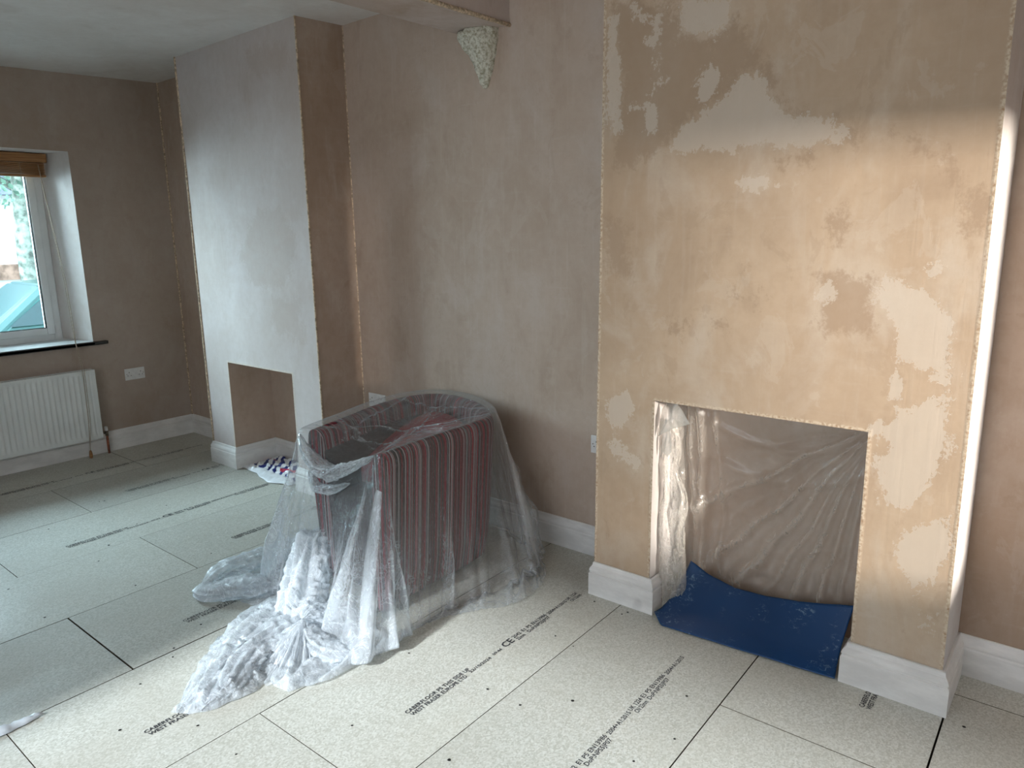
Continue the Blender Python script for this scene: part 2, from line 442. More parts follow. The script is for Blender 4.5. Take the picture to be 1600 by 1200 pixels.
DARK= [[(0.027, 2.391), (0.301, 2.339), (0.326, 2.217), (0.441, 2.198), (0.499, 2.224), (0.517, 2.264), (0.559, 2.179), (0.621, 2.083), (0.679, 2.033), (0.75, 1.896), (0.703, 1.927), (0.644, 1.994), (0.603, 2.06), (0.556, 2.058), (0.519, 2.009), (0.42, 1.957), (0.336, 1.909), (0.294, 1.855), (0.145, 1.796), (0.047, 1.771), (0.032, 1.978), (0.08, 2.092), (0.028, 2.295)], [(1.013, 1.821), (1.089, 1.815), (1.158, 1.777), (1.215, 1.703), (1.305, 1.621), (1.309, 1.52), (1.26, 1.521), (1.242, 1.639), (1.178, 1.721), (1.102, 1.758), (1.089, 1.727), (1.076, 1.792)], [(0.867, 1.585), (0.924, 1.609), (0.937, 1.496), (0.882, 1.487)], [(0.037, 1.603), (0.137, 1.58), (0.127, 1.474), (0.154, 1.368), (0.04, 1.408)], [(0.54, 1.339), (0.642, 1.343), (0.625, 1.284), (0.563, 1.291)], [(0.587, 1.438), (0.627, 1.439), (0.619, 1.391), (0.594, 1.39)], [(0.807, 1.423), (1.014, 1.401), (1.022, 1.305), (1.062, 1.219), (0.857, 1.212), (0.884, 1.343)], [(0.314, 1.204), (0.394, 1.22), (0.373, 1.166), (0.316, 1.161)], [(0.492, 1.236), (0.556, 1.23), (0.547, 1.189), (0.494, 1.195)], [(0.675, 1.789), (0.8, 1.797), (0.811, 1.77), (0.695, 1.751)], [(0.863, 1.876), (0.9, 1.823), (0.942, 1.811), (0.924, 1.837)]]
LEFTD= [[(-2.411, 1.699), (-2.145, 1.727), (-2.019, 1.511), (-2.146, 1.253), (-2.482, 1.241), (-2.666, 1.434)], [(-2.404, 2.588), (-1.969, 2.585), (-1.933, 2.42), (-2.297, 2.436)], [(-2.35, 1.208), (-2.029, 1.184), (-1.999, 0.925), (-2.315, 0.976)]]
SPECKS= [(-2.477, -1.174), (-2.445, -0.871), (-2.766, -1.201), (-2.115, -1.206), (-2.274, -1.092), (-1.705, -1.212), (-1.721, -1.58), (-2.136, -1.586), (-1.749, -0.82), (-1.77, -0.443), (-1.054, -1.36), (-1.138, -1.205), (-0.924, -1.549), (-0.724, -1.705), (-0.321, -1.534), (-0.998, -1.393), (-0.145, -1.228), (-0.544, -1.538), (-0.305, -0.827), (0.077, -0.813), (0.221, -0.812), (0.214, -1.149), (0.065, -0.392), (-0.281, -0.059), (0.038, -0.068), (0.186, -0.089), (0.197, -0.061), (0.162, -0.409), (0.655, -0.813), (0.64, -0.427), (1.401, -0.037), (0.706, -0.648), (0.347, -0.685), (-2.594, -0.632), (-2.989, -0.848), (-2.975, -0.825)]


def chimney(x0, x1, y, yb_l, yb_r, hole, ydeep, mat, side_mat, label, pale, dark, lean=None):
    V, F, at, nf = breast_front('f', x0, x1, y, 2.8, hole, mat, label, pale, dark, lean)
    a, b, h = hole
    root = empty('wall_chimney_breast', ((x0 + x1) / 2, y, 0), kind='structure', label=label)
    o = mesh('breast_face', V, F, mat, root)
    off = world_off(root)
    for k, arr in at.items(): add_attr(o.data, k, arr)
    L = lean or (lambda x, z: 0)
    top = 2.78
    g = G()
    for x, yb in ((x0, yb_l), (x1, yb_r)):
        ns = 24
        n = len(g.v)
        for i in range(ns + 1):
            z = top * i / ns
            g.v += [(x + L(x, z), y, z), (x, yb, z)]
        for i in range(ns):
            g.f.append((n + 2*i, n + 2*i + 1, n + 2*i + 3, n + 2*i + 2) if x == x1 else (n + 2*i, n + 2*i + 2, n + 2*i + 3, n + 2*i + 1))
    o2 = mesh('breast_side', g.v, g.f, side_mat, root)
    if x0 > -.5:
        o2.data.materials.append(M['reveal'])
        for f in o2.data.polygons: f.material_index = 1 if f.center.x > 0 else 0  # lit right side in paler plaster: its glare is put into the colour
    g = G(); n = 0
    la, lb = L(a, 0.4), L(b, 0.4)
    g.v = [(a+la, y, 0), (a, ydeep, 0), (a, ydeep, h), (a+la, y, h), (b+lb, y, 0), (b, ydeep, 0), (b, ydeep, h), (b+lb, y, h)]
    g.f = [(0, 3, 2, 1), (4, 5, 6, 7), (3, 7, 6, 2)]
    g.f.append((1, 2, 6, 5))
    o3 = mesh('fireplace_recess', g.v, g.f, M['recess'] if 'recess' in M else side_mat, root)
    if x0 > -.5: o3.data.materials.append(M['reveal']); o3.data.polygons[0].material_index = 1  # lit left jamb also paler, brightness put into the colour
    return root
M['recess'] = plaster('plaster_recess', (0.46, 0.345, 0.275), (0.34, 0.24, 0.175), (0.50, 0.41, 0.35), False, 0.5, 0.5)

def near_lean(x, z):
    l = -0.008 + 0.0105 * (z - 0.15); r = -0.0048 * z
    t = x / W1
    return l * (1 - t) + r * t

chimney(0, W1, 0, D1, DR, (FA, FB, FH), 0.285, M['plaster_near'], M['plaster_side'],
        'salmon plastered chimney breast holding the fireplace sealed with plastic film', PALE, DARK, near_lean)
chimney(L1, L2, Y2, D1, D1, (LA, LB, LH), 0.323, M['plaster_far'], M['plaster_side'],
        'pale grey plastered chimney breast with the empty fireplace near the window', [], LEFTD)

# ------------------------------------------------------------------ room shell
def shell():
    # long wall behind both breasts
    g = G(); n = 60
    pts = [(XW - 0.0, D1)] + [(XW + (0.6 - XW) * i / n, D1) for i in range(1, n + 1)] + [(0.62, DR), (XR + 0.3, DR)]
    V = []; F = []
    for (x, y) in pts: V += [(x, y, 0), (x, y, 2.78)]
    for i in range(len(pts) - 1): F.append((2*i, 2*i+2, 2*i+3, 2*i+1))
    n_back = len(F)
    n0 = len(V)
    V += [(XW - 0.5, D1 + 0.3, 0), (XW - 0.5, D1 + 0.3, 2.78), (XR + 0.3, D1 + 0.3, 0), (XR + 0.3, D1 + 0.3, 2.78)]
    F += [(n0 + 2, n0, n0 + 1, n0 + 3)]
    wb = mesh('wall_back', V, F, M['plaster_back'], kind='structure', label='bare plastered long wall behind the two chimney breasts')
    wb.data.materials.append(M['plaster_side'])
    wb.data.polygons[n_back - 1].material_index = 1  # right alcove in darker plaster: its shade is put into the colour
    # window wall with a splayed opening
    y0, y1 = -1.85, WY; yi0, yi1 = -1.76, -0.43
    xo = XW - 0.32; xe = XW - 0.52
    z0, z1 = WZ0 - 0.013, WZ1
    V = []; F = []
    def q(*p):
        n = len(V); V.extend(p); F.append(tuple(range(n, n + len(p))))
    t = 2.78
    q((XW, YF, 0), (XW, y0, 0), (XW, y0, t), (XW, YF, t)); q((XW, y1, 0), (XW, D1, 0), (XW, D1, t), (XW, y1, t))
    q((XW, y0, 0), (XW, y1, 0), (XW, y1, z0), (XW, y0, z0)); q((XW, y0, z1), (XW, y1, z1), (XW, y1, t), (XW, y0, t))
    q((xe, YF - .3, 0), (xe, YF - .3, t), (xe, yi0, t), (xe, yi0, 0)); q((xe, yi1, 0), (xe, yi1, t), (xe, D1 + .3, t), (xe, D1 + .3, 0))
    q((xe, yi0, 0), (xe, yi0, z0), (xe, yi1, z0), (xe, yi1, 0)); q((xe, yi0, z1), (xe, yi0, t), (xe, yi1, t), (xe, yi1, z1))
    wl = mesh('wall_left', V, F, M['plaster_left'], kind='structure', label='grey brown plastered wall around the window and radiator')
    V.clear(); F.clear()
    q((XW, y1, z0), (xo, yi1, z0), (xo, yi1, z1), (XW, y1, z1)); q((xo, yi1, z0), (xe, yi1, z0), (xe, yi1, z1), (xo, yi1, z1))
    q((XW, y0, z0), (XW, y0, z1), (xo, yi0, z1), (xo, yi0, z0)); q((xo, yi0, z0), (xo, yi0, z1), (xe, yi0, z1), (xe, yi0, z0))
    q((XW, y0, z1), (XW, y1, z1), (xo, yi1, z1), (xo, yi0, z1)); q((xo, yi0, z1), (xo, yi1, z1), (xe, yi1, z1), (xe, yi0, z1))
    q((XW, y0, z0), (xo, yi0, z0), (xo, yi1, z0), (XW, y1, z0)); q((xo, yi0, z0), (xe, yi0, z0), (xe, yi1, z0), (xo, yi1, z0))
    mesh('window_reveal', V, F, M['reveal'], wl)
    # wall on the right with the glazed side door opening, wall behind the camera with its window
    g = G(); xr = XR
    def holed(axis, c, thick, lo, hi, holes):
        lo_ = lo
        for (h0, h1, z0, z1) in sorted(holes):
            for (u0, u1, w0, w1) in ((lo_, h0, 0, 2.78), (h0, h1, 0, z0), (h0, h1, z1, 2.78)):
                if u1 - u0 < 1e-3 or w1 - w0 < 1e-3: continue
                if axis == 'x': g.box((c, u0, w0), (c + thick, u1, w1))
                else: g.box((u0, c - thick, w0), (u1, c, w1))
            lo_ = h1
        if axis == 'x': g.box((c, lo_, 0), (c + thick, hi, 2.78))
        else: g.box((lo_, c - thick, 0), (hi, c, 2.78))
    holed('x', XR, 0.3, YF - .3, D1 + .3, [(-0.655, -0.25, 0.70, 1.815)])
    g.build('wall_right', M['plaster_back'], kind='structure', label='plastered wall beyond the right edge of the picture')
    g = G()
    holed('y', YF, 0.3, XW, XR, [(-1.00, 1.80, 0.9, 2.21)])
    g.build('wall_front', M['plaster_back'], kind='structure', label='plastered wall behind the camera')
    # ceiling, very slightly out of level
    V = []; F = []
    xs = [XW - .5, -2, 0, XR + .3]; ys = [YF - .3, -2, D1 + .3]
    for y in ys:
        for x in xs: V.append((x, y, ceil_z(x, y)))
    for y in ys:
        for x in xs: V.append((x, y, 2.95))
    m = len(xs)
    for j in range(2):
        for i in range(m - 1):
            a = j * m + i; F.append((a, a + m, a + m + 1, a + 1)); b = a + 12; F.append((b, b + 1, b + m + 1, b + m))
    F += [(0, 1, 13, 12), (1, 2, 14, 13), (2, 3, 15, 14)]
    mesh('ceiling', V, F, M['plaster_ceil'], kind='structure', label='uneven skimmed plaster ceiling')
    # boxed beam across the ceiling
    V = [(-1.16, YF, 2.5), (-0.84, YF, 2.5), (-0.70, D1, 2.49), (-1.015, D1, 2.503)]
    V += [(v[0], v[1], 2.76) for v in V]
    mesh('trim_beam', V, [(0, 3, 2, 1), (0, 1, 5, 4), (1, 2, 6, 5), (2, 3, 7, 6), (3, 0, 4, 7)], M['plaster_beam'],
         kind='structure', label='plaster boxed ceiling beam running to the alcove wall')
shell()

# rough plaster beads: corners, slightly proud
def bead(name, p, q, r, mat):
    random.seed(hash(name) % 1000); pts = []; rad = []
    n = 60
    for i in range(n + 1):
        t = i / n
        c = Vector(p).lerp(Vector(q), t)
        j = 0.0012
        pts.append(c + Vector((noise.noise((t * 40, 0, 1)) * j, noise.noise((t * 40, 5, 1)) * j, 0)))
        rad.append(r * (0.85 + 0.3 * noise.noise((t * 40, 3, 7))))
    G().tube(pts, rad, 6).build(name, mat, smooth=True, kind='structure')
bead('trim_1', (L1, Y2, SK), (L1, Y2, ceil_z(L1, Y2)), 0.010, M['bead'])
bead('trim_2', (L2, Y2, SK), (L2, Y2, ceil_z(L2, Y2)), 0.006, M['bead'])
bead('trim_3', (-0.838, YF, 2.502), (-0.70, D1, 2.492), 0.012, M['bead'])
bead('trim_4', (L2, D1, SK), (L2, D1, ceil_z(L2, D1)), 0.006, M['bead'])
bead('trim_5', (XW+.004, D1-.004, SK), (XW+.004, D1-.004, ceil_z(XW, D1)), 0.008, M['bead'])

# ------------------------------------------------------------------ skirting boards
PROF = [(0, 0), (0.020, 0), (0.020, 0.098), (0.0185, 0.101), (0.0165, 0.103), (0.0165, 0.108), (0.0185, 0.111), (0.018, 0.118),
        (0.0145, 0.126), (0.0105, 0.132), (0.0085, 0.138), (0.008, 0.146), (0.006, SK), (0, SK)]
def skirt(name, pts, label=None, th=1.0):
    pts = [Vector((p[0], p[1])) for p in pts]; n = len(pts); V = []; F = []; m = len(PROF)
    for i, p in enumerate(pts):
        dirs = []
        if i > 0: dirs.append((p - pts[i-1]).normalized())
        if i < n - 1: dirs.append((pts[i+1] - p).normalized())
        ns = [Vector((d.y, -d.x)) for d in dirs]
        nn = sum(ns, Vector((0, 0))).normalized()
        k = 1 / max(0.3, nn.dot(ns[0]))
        for d, z in PROF: V.append((p.x + nn.x * d * th * k, p.y + nn.y * d * th * k, z))
    for i in range(n - 1):
        for j in range(m - 1):
            a = i * m + j; F.append((a, a + 1, a + m + 1, a + m))
    F.append(tuple(range(m))[::-1]); F.append(tuple((n - 1) * m + j for j in range(m)))
    g = G(); g.v = V; g.f = F
    return g.build(name, M['skirt'], kind='structure', label=label)
skirt('baseboard_left', [(XW, YF), (XW, D1)], 'primed skirting board under the radiator')
skirt('baseboard_alcove', [(XW, D1), (L1, D1), (L1, Y2), (LA, Y2), (LA, 0.322), (LB, 0.322), (LB, Y2), (L2, Y2), (L2, D1)],
      'primed skirting board around the far chimney breast and inside its fireplace')
skirt('baseboard_back', [(L2, D1), (0, D1)], 'primed skirting board along the alcove wall behind the covered chair')
skirt('baseboard_breast', [(0, D1), (0, 0), (FA, 0), (FA, 0.284)], 'moulded skirting on the left leg of the near chimney breast', 1.15)
skirt('baseboard_breast.001', [(FB, 0.284), (FB, 0), (W1, 0), (W1, DR)], 'moulded skirting on the right leg of the near chimney breast', 1.3)
skirt('baseboard_right', [(W1, DR), (XR, DR)], 'primed skirting board in the alcove on the right')

# ------------------------------------------------------------------ floor of chipboard panels
XJ, JR = -1.6586, -0.0138
def jx(k, y): return XJ + 0.6 * k + JR * y
def floor():
    root = empty('floor', (0, 0, 0), kind='structure', label='chipboard panels laid over the whole floor')
    V = [(XW - .5, YF - .3, -0.03), (XR + .3, YF - .3, -0.03), (XR + .3, D1 + .3, -0.03), (XW - .5, D1 + .3, -0.03)]
    mesh('sub_floor', V, [(0, 1, 2, 3)], M['dark'], root)
    first = {-4: -0.35, -3: -0.95, -2: -1.517, -1: -0.947, 0: -1.522, 1: -1.94, 2: -1.378, 3: -2.05, 4: -0.402, 5: 0.137, 6: -1.1, 7: -0.2}
    gap = {-4: .001, -3: .001, -2: .0012, -1: .0012, 0: .0025, 1: .0012, 2: .0012, 3: .001, 4: .0014, 5: .001, 6: .001, 7: .001}
    lg = {-3: .0008, -2: .0006, -1: .0006, 0: .0012, 1: .002, 2: .0014, 3: .0014, 4: .0016, 5: .0026, 6: .001, 7: .001, -4: .001, 8: .001}
    top = D1 + 0.28; boards = {}
    for k, y in first.items():
        ys = [y + 2.4 * i for i in range(-3, 4)]
        ys = [YF - .28] + [v for v in ys if YF - .2 < v < top - .05] + [top]
        for i in range(len(ys) - 1):
            a, b = ys[i] + gap[k], ys[i+1] - gap[k]
            g0, g1 = lg.get(k, .001), lg.get(k + 1, .001)
            x = lambda kk, yy, s: jx(kk, yy) + s
            z = random.Random(k * 7 + i).uniform(-.0006, .0006)
            e = 0.0004
            V = []
            for (zz, ins) in ((-.022, 0), (z - e, 0), (z, e)):
                V += [(x(k, a, g0 + ins), a + ins, zz), (x(k+1, a, -g1 - ins), a + ins, zz), (x(k+1, b, -g1 - ins), b - ins, zz), (x(k, b, g0 + ins), b - ins, zz)]
            F = [(3, 2, 1, 0), (8, 9, 10, 11)]
            for t in (0, 4):
                for j in range(4): F.append((t + j, t + (j+1) % 4, t + 4 + (j+1) % 4, t + 4 + j))
            if V[1][0] < XW - .45 or V[0][0] > XR + .2: continue
            o = mesh('floor_board', V, F, M['chip'], root)
            o.data.materials.append(M['board_edge'])
            for f in o.data.polygons:
                if f.index >= 2: f.material_index = 1
            boards[(k, i)] = (o, a, b)
    return root, boards
floor_root, boards = floor()

def board_at(x, y):
    for (k, i), (o, a, b) in boards.items():
        if a <= y <= b and jx(k, y) <= x <= jx(k + 1, y): return o
    return floor_root

def text_mesh(s, size):
    c = bpy.data.curves.new('t', 'FONT'); c.body = s; c.size = size; c.space_character = 1.0; c.resolution_u = 2
    c.offset = size * 0.022
    o = bpy.data.objects.new('t', c); COL.objects.link(o)
    dg = bpy.context.evaluated_depsgraph_get(); dg.update()
    me = bpy.data.meshes.new_from_object(o.evaluated_get(dg))
    bpy.data.objects.remove(o); bpy.data.curves.remove(c)
    v = [tuple(p.co) for p in me.vertices]; f = [tuple(p.vertices) for p in me.polygons]
    bpy.data.meshes.remove(me)
    return v, f

def printed(items, x0, y0):
    """items: (text, along offset from y0, across offset, wanted length, height); reads along +y, its top towards -x"""
    g = G()
    for s, dy, dx, ln, hh in items:
        v, f = text_mesh(s, 1.0)
        w = max(p[0] for p in v) - min(p[0] for p in v); x00 = min(p[0] for p in v)
        n = len(g.v)
        for p in v:
            yy = y0 + dy + (p[0] - x00) * ln / w
            g.v.append((x0 + dx - p[1] * hh / 0.7 + JR * (yy - y0), yy, 0.0011))
        g.f += [tuple(n + i for i in q) for q in f]
    b = board_at(x0, y0 + 0.05)
    mesh('printed_text', g.v, g.f, M['ink'], b)

H = 0.0165
def full_line(x0, y0, upto=99):
    it = [('CABERFLOOR P5 THIS SIDE UP', 0, 0, 0.315, H), ('WEST FRASER EUROPE LTD', 0.005, 0.022, 0.272, H),
          ('22/10/2024', 0.300, 0.016, 0.118, H * .8), ('09:44', 0.437, 0.012, 0.05, H * .8), ('CE', 0.505, 0.014, 0.058, H * 1.9),
          ('2042', 0.575, 0, 0.048, H), ('22mm', 0.575, 0.022, 0.048, H), ('E1 P5 EN13986', 0.635, 0, 0.16, H), ('DoP:NPS5JP07', 0.645, 0.022, 0.145, H),
          ('2004+A1:2015', 0.805, 0.004, 0.135, H), ('UK 1224', 0.948, 0, 0.078, H), ('CN 22mm', 0.952, 0.022, 0.074, H),
          ('E1 P5 EN13986', 1.035, 0, 0.16, H), ('DoP:NPS5JP07', 1.04, 0.022, 0.145, H), ('2004+A1:2015', 1.205, 0.004, 0.135, H)]
    printed([i for i in it if i[1] + i[3] <= upto], x0, y0)
full_line(-0.045, -1.078, 1.03)
# the print nearest the camera starts outside the frame
full_line(0.545, -1.56, 1.4)
printed([('CABERFLO', 0, 0, 0.10, H), ('WEST FRA', 0, 0.022, 0.10, H)], 1.128, -0.128)
full_line(-0.640, -1.662, 1.3)
full_line(-1.215, -1.237, 0.32)
full_line(-1.838, -0.654, 0.9)
full_line(-2.425, -1.238, 1.4)
full_line(-3.045, -0.667, 0.9)
full_line(-3.62, -1.182, 1.4)

def specks():
    g = G(); rnd = random.Random(3)
    for (x, y) in SPECKS:
        r = rnd.uniform(.0035, .006); n = len(g.v); m = 8
        for i in range(m):
            a = 2 * math.pi * i / m
            q = r * rnd.uniform(.8, 1.2)
            g.v.append((x + q * math.cos(a), y + q * math.sin(a), .0012))
        g.v.append((x, y, .0022))
        for i in range(m): g.f.append((n + i, n + (i + 1) % m, n + m))
    mesh('screw_heads', g.v, g.f, M['dark'], floor_root, kind='stuff')
specks()

# ------------------------------------------------------------------ window, sill, blind
def window():
    xo = XW - 0.32; y0, y1, z0, z1 = -1.76, -0.43, WZ0 - 0.013, WZ1
    root = empty('window_1', (xo, (y0 + y1) / 2, z0), kind='structure', label='white plastic framed window in the wall with the radiator')
    def ring(g, ya, yb, za, zb, w, xa, xb, r=0.004):
        g.bbox((xa, ya, za), (xb, ya + w, zb), r); g.bbox((xa, yb - w, za), (xb, yb, zb), r)
        g.bbox((xa, ya + w, za), (xb, yb - w, za + w), r); g.bbox((xa, ya + w, zb - w), (xb, yb - w, zb), r)
    g = G(); ring(g, y0, y1, z0, z1, 0.052, xo - 0.065, xo); g.build('window_frame', M['upvc'], root)
    for a, b in ((y0 + .048, (y0 + y1) / 2), ((y0 + y1) / 2, y1 - .048)):
        g = G(); ring(g, a, b, z0 + .048, z1 - .048, 0.050, xo - 0.05, xo + 0.012)
        s = g.build('sash', M['upvc'], root)
        g = G(); ring(g, a + .048, b - .048, z0 + .096, z1 - .096, 0.006, xo - 0.02, xo + 0.004, 0.001)
        g.build('gasket', M['dark'], s)
        G().box((xo - .03, a + .05, z0 + .098), (xo - .024, b - .05, z1 - .098)).build('pane', M['glass'], s)
    # tiled look-through sill: pale top, black nosing
    g = G().bbox((xo, -1.80, WZ0 - 0.034), (XW + 0.042, WY - 0.001, WZ0 - 0.009), 0.004)
    g.bbox((XW + .001, -1.93, WZ0 - 0.034), (XW + 0.042, -0.262, WZ0 - 0.009), 0.006)
    o = g.build('window_sill', M['black'], root)
    G().box((xo + .001, -1.79, WZ0 - 0.0095), (XW + 0.030, WY - 0.012, WZ0 - 0.006)).build('sill_top', M['sillw'], root)
M['sillw'] = simple('pale_sill', (0.62, 0.64, 0.64), 0.3, 0.5, var=0.08, scale=14)
window()

def blind():
    x = XW - 0.235; y0, y1 = -1.735, -0.418
    root = empty('venetian_blind', (x, (y0 + y1) / 2, 2.13), label='brown wooden venetian blind drawn up at the top of the window', cat='blind')
    G().bbox((x - .03, y0, 2.075), (x + .035, y1, 2.135), .004).build('valance', M['wood'], root)
    rnd = random.Random(5); z = 2.070
    for i in range(13):
        j = rnd.uniform(-.002, .002)
        G().box((x - .025 + j, y0 + .018, z - .0035), (x + .025 + j, y1 - .016, z)).build('slat', M['wood'], root)
        z -= .0058
    G().bbox((x - .026, y0 + .014, z - .017), (x + .026, y1 - .012, z - .001), .004).build('bottom_rail', M['wood'], root)
    for yy in (y0 + .2, y1 - .17, (y0 + y1) / 2):
        g = G(); g.tube([(x + .027, yy, 2.07), (x + .029, yy + .002, z - .02)], .0012, 5); g.tube([(x + .029, yy, z - .022), (x + .03, yy, z - .034)], [.004, .003], 6)
        g.build('ladder_cord', M['cord'], root)
    a = [(x + .035, -.478, 2.06), (-4.21, -.462, 1.7), (-4.14, -.448, 1.25), (-4.06, -.468, .95), (-4.012, -.486, .842), (-4.005, -.488, .80), (-3.95, -.490, .64), (-3.945, -.497, .30), (-3.95, -.510, .062)]
    c = G(); c.tube(a, .0026, 6); b = [(p[0] + .004, p[1] - (.012 * math.sin(i * .7)), p[2]) for i, p in enumerate(a)]
    b[-1] = a[-1]; c.tube(b, .0020, 6); c.build('pull_cord', M['cord'], root, smooth=True)
    e = a[-1]
    G().tube([(e[0], e[1], e[2] + .005), (e[0], e[1], e[2] - .005), (e[0], e[1], e[2] - .03), (e[0], e[1], e[2] - .05), (e[0], e[1], e[2] - .056)],
             [.004, .009, .012, .011, .004], 12).build('cord_acorn', M['wood'], root, smooth=True)
blind()

# ------------------------------------------------------------------ radiator
def radiator():
    y1 = -.405; y0 = -1.75; z0, z1 = .135, .637; x0, x1 = XW + .035, XW + .098
    root = empty('radiator', ((x0 + x1) / 2, (y0 + y1) / 2, z0), label='white ribbed panel radiator fixed under the window', cat='radiator')
    # ribbed front panel: pressed flutes with pointed arch ends
    ny = int((y1 - y0) / .0042); rows = [0, .018, .03, .042, .06, .25, .44, .46, .472, .484, .502]
    V = []; F = []
    for j, r in enumerate(rows):
        for i in range(ny + 1):
            y = y1 - (y1 - y0) * i / ny
            ph = ((y1 - y) - .033) / .0333
            w = abs((ph % 1) - .5) * 2
            amp = 0
            if ph > 0 and 2 < j < 8: amp = .006 * min(1, max(0, (w - .25) * 3))
            elif ph > 0 and (j == 2 or j == 8): amp = .006 * min(1, max(0, (w - .75) * 4)) * .6
            V.append((x1 - amp, y, z0 + r))
    m = ny + 1
    for j in range(len(rows) - 1):
        for i in range(ny): a = j * m + i; F.append((a, a + m, a + m + 1, a + 1))
    g = G(); g.v = V; g.f = F
    mesh('front_panel', V, F, M['radiator'], root, smooth=True)
    G().bbox((x0 + .012, y0 + .001, z0 + .002), (x1 - .007, y1 - .001, z1 - .002), .003).build('back_panel', M['radiator'], root)
    for ya in (y1 - .004, y0 - .002): G().bbox((x0, ya, z0 - .002), (x1 + .0015, ya + .006, z1 + .001), .0015).build('side_cover', M['radiator'], root)
    g = G(); g.bbox((x1 - .006, y0, z1 - .004), (x1 + .0015, y1, z1 + .002), .001); g.bbox((x0, y0, z1 - .004), (x0 + .006, y1, z1 + .002), .001)
    for i in range(70): y = y0 + .01 + i * (y1 - y0 - .02) / 69; g.box((x0, y - .003, z1 - .004), (x1, y + .003, z1))
    g.build('top_grille', M['radiator'], root)
    g = G(); g.bbox((x1 - .004, y0, z0 - .003), (x1 + .0015, y1, z0 + .003), .001); g.build('bottom_edge', M['radiator'], root)
    v = empty('v', (0, 0, 0)); bpy.data.objects.remove(v)
    xv = XW + .062; yv = y1 + .040
    g = G(); g.tube([(xv, y1 + .002, z0 + .028), (xv, yv, z0 + .028)], .009, 10); g.tube([(xv, yv - .022, z0 + .028), (xv, yv - .010, z0 + .028)], .013, 6)
    g.tube([(xv, yv, z0 - .002), (xv, yv, z0 + .036)], .011, 10)
    va = g.build('valve', M['brass'], root, smooth=True)
    G().tube([(xv, yv, z0 + .034), (xv, yv, z0 + .040), (xv, yv, z0 + .066), (xv, yv, z0 + .070)], [.010, .0125, .011, .006], 12).build('valve_cap', M['socket'], va, smooth=True)
    G().tube([(xv, yv, 0.0), (xv, yv, z0 - .002)], .0085, 12).build('supply_pipe', M['copper'], root, smooth=True)
radiator()

# ------------------------------------------------------------------ double sockets
def socket(c, axis, label):
    """axis 'x': on the window wall facing +x; 'y': on the long wall facing -y"""
    def T(u, v, d):
        return (c[0] + d, c[1] + u, c[2] + v) if axis == 'x' else (c[0] + u, c[1] - d, c[2] + v)
    def B(g, u0, v0, d0, u1, v1, d1, r=0):
        a, b = T(u0, v0, d0), T(u1, v1, d1)
        lo = tuple(min(p, q) for p, q in zip(a, b)); hi = tuple(max(p, q) for p, q in zip(a, b))
        (g.bbox(lo, hi, r) if r else g.box(lo, hi)); return g
    root = empty('wall_socket', c, label=label, cat='socket')
    B(G(), -.073, -.043, .0005, .073, .043, .0095, .003).build('face_plate', M['socket'], root)
    for s in (-1, 1):
        o = B(G(), s * .018 - .007, .012, .0095, s * .018 + .007, .031, .0135, .0015).build('rocker_switch', M['socket'], root)
        g = G(); B(g, s * .042 - .002, .010, .0090, s * .042 + .002, .018, .0100)
        B(g, s * .042 - .015, -.012, .0090, s * .042 - .009, -.008, .0100); B(g, s * .042 + .009, -.012, .0090, s * .042 + .015, -.008, .0100)
        g.build('socket_holes', M['dark'], root)
    for s in (-1, 1):
        g = G(); a = T(s * .0605, .002, .0095); b = T(s * .0605, .002, .0102); g.tube([a, b], .003, 8); g.build('screw', M['brass'], root)
socket((XW, -.090, .548), 'x', 'white double socket on the window wall right of the radiator')
socket((-1.770, D1, .567), 'y', 'white double socket low on the alcove wall behind the covered chair')
socket((-0.162, D1, .604 - .04), 'y', 'white double socket almost hidden behind the near chimney breast')

# ------------------------------------------------------------------ foam lump under the beam end
def foam():
    bm = bmesh.new()
    n, m = 44, 30
    ring = []
    for j in range(m + 1):
        t = j / m                                   # 0 top .. 1 tip
        z = 2.497 - .262 * t
        xl = np.interp(t, [0, .12, .3, .45, .7, .93, 1], [-.998, -1.000, -.965, -.925, -.900, -.880, -.860])
        xr = np.interp(t, [0, .15, .35, .6, .85, .97, 1], [-.770, -.765, -.782, -.795, -.822, -.835, -.850])
        dp = np.interp(t, [0, .2, .5, .8, 1], [.085, .09, .060, .040, .015])
        row = []
        for i in range(n + 1):
            a = math.pi * i / n
            x = (xl + xr) / 2 - math.cos(a) * (xr - xl) / 2; y = D1 + .004 - math.sin(a) ** .7 * dp
            p = Vector((x, y, z))
            k = noise.fractal(p * 26, 1.0, 2.0, 4) * .014 + abs(noise.noise(p * 60)) * .006
            w = math.sin(a) ** .3
            x += (x - (xl + xr) / 2) * .1 * noise.noise(p * 30)
            row.append(bm.verts.new((x, y - k * w, z + noise.noise(p * 35) * .004 * (1 if 0 < j else 0))))
        ring.append(row)
    for j in range(m):
        for i in range(n): bm.faces.new((ring[j][i], ring[j+1][i], ring[j+1][i+1], ring[j][i+1]))
    bm.faces.new(ring[0]); bm.faces.new(ring[m][::-1])
    bmesh.ops.recalc_face_normals(bm, faces=bm.faces[:])
    g = G(); g.addbm(bm)
    m_ = N('cream_foam'); v = m_.obj(); f = m_.noise(v, 70, 5, .7)
    c = m_.mix(m_.ramp(f, .35, .6), (0.34, 0.31, 0.22), (0.66, 0.64, 0.55))
    mat = m_.pbr(c, .8, m_.bump(f, .5, .006), .2)
    g.build('foam_filler', mat, smooth=True, label='rough cream lump of foam filler hanging below the beam end on the alcove wall', cat='filler')
foam()

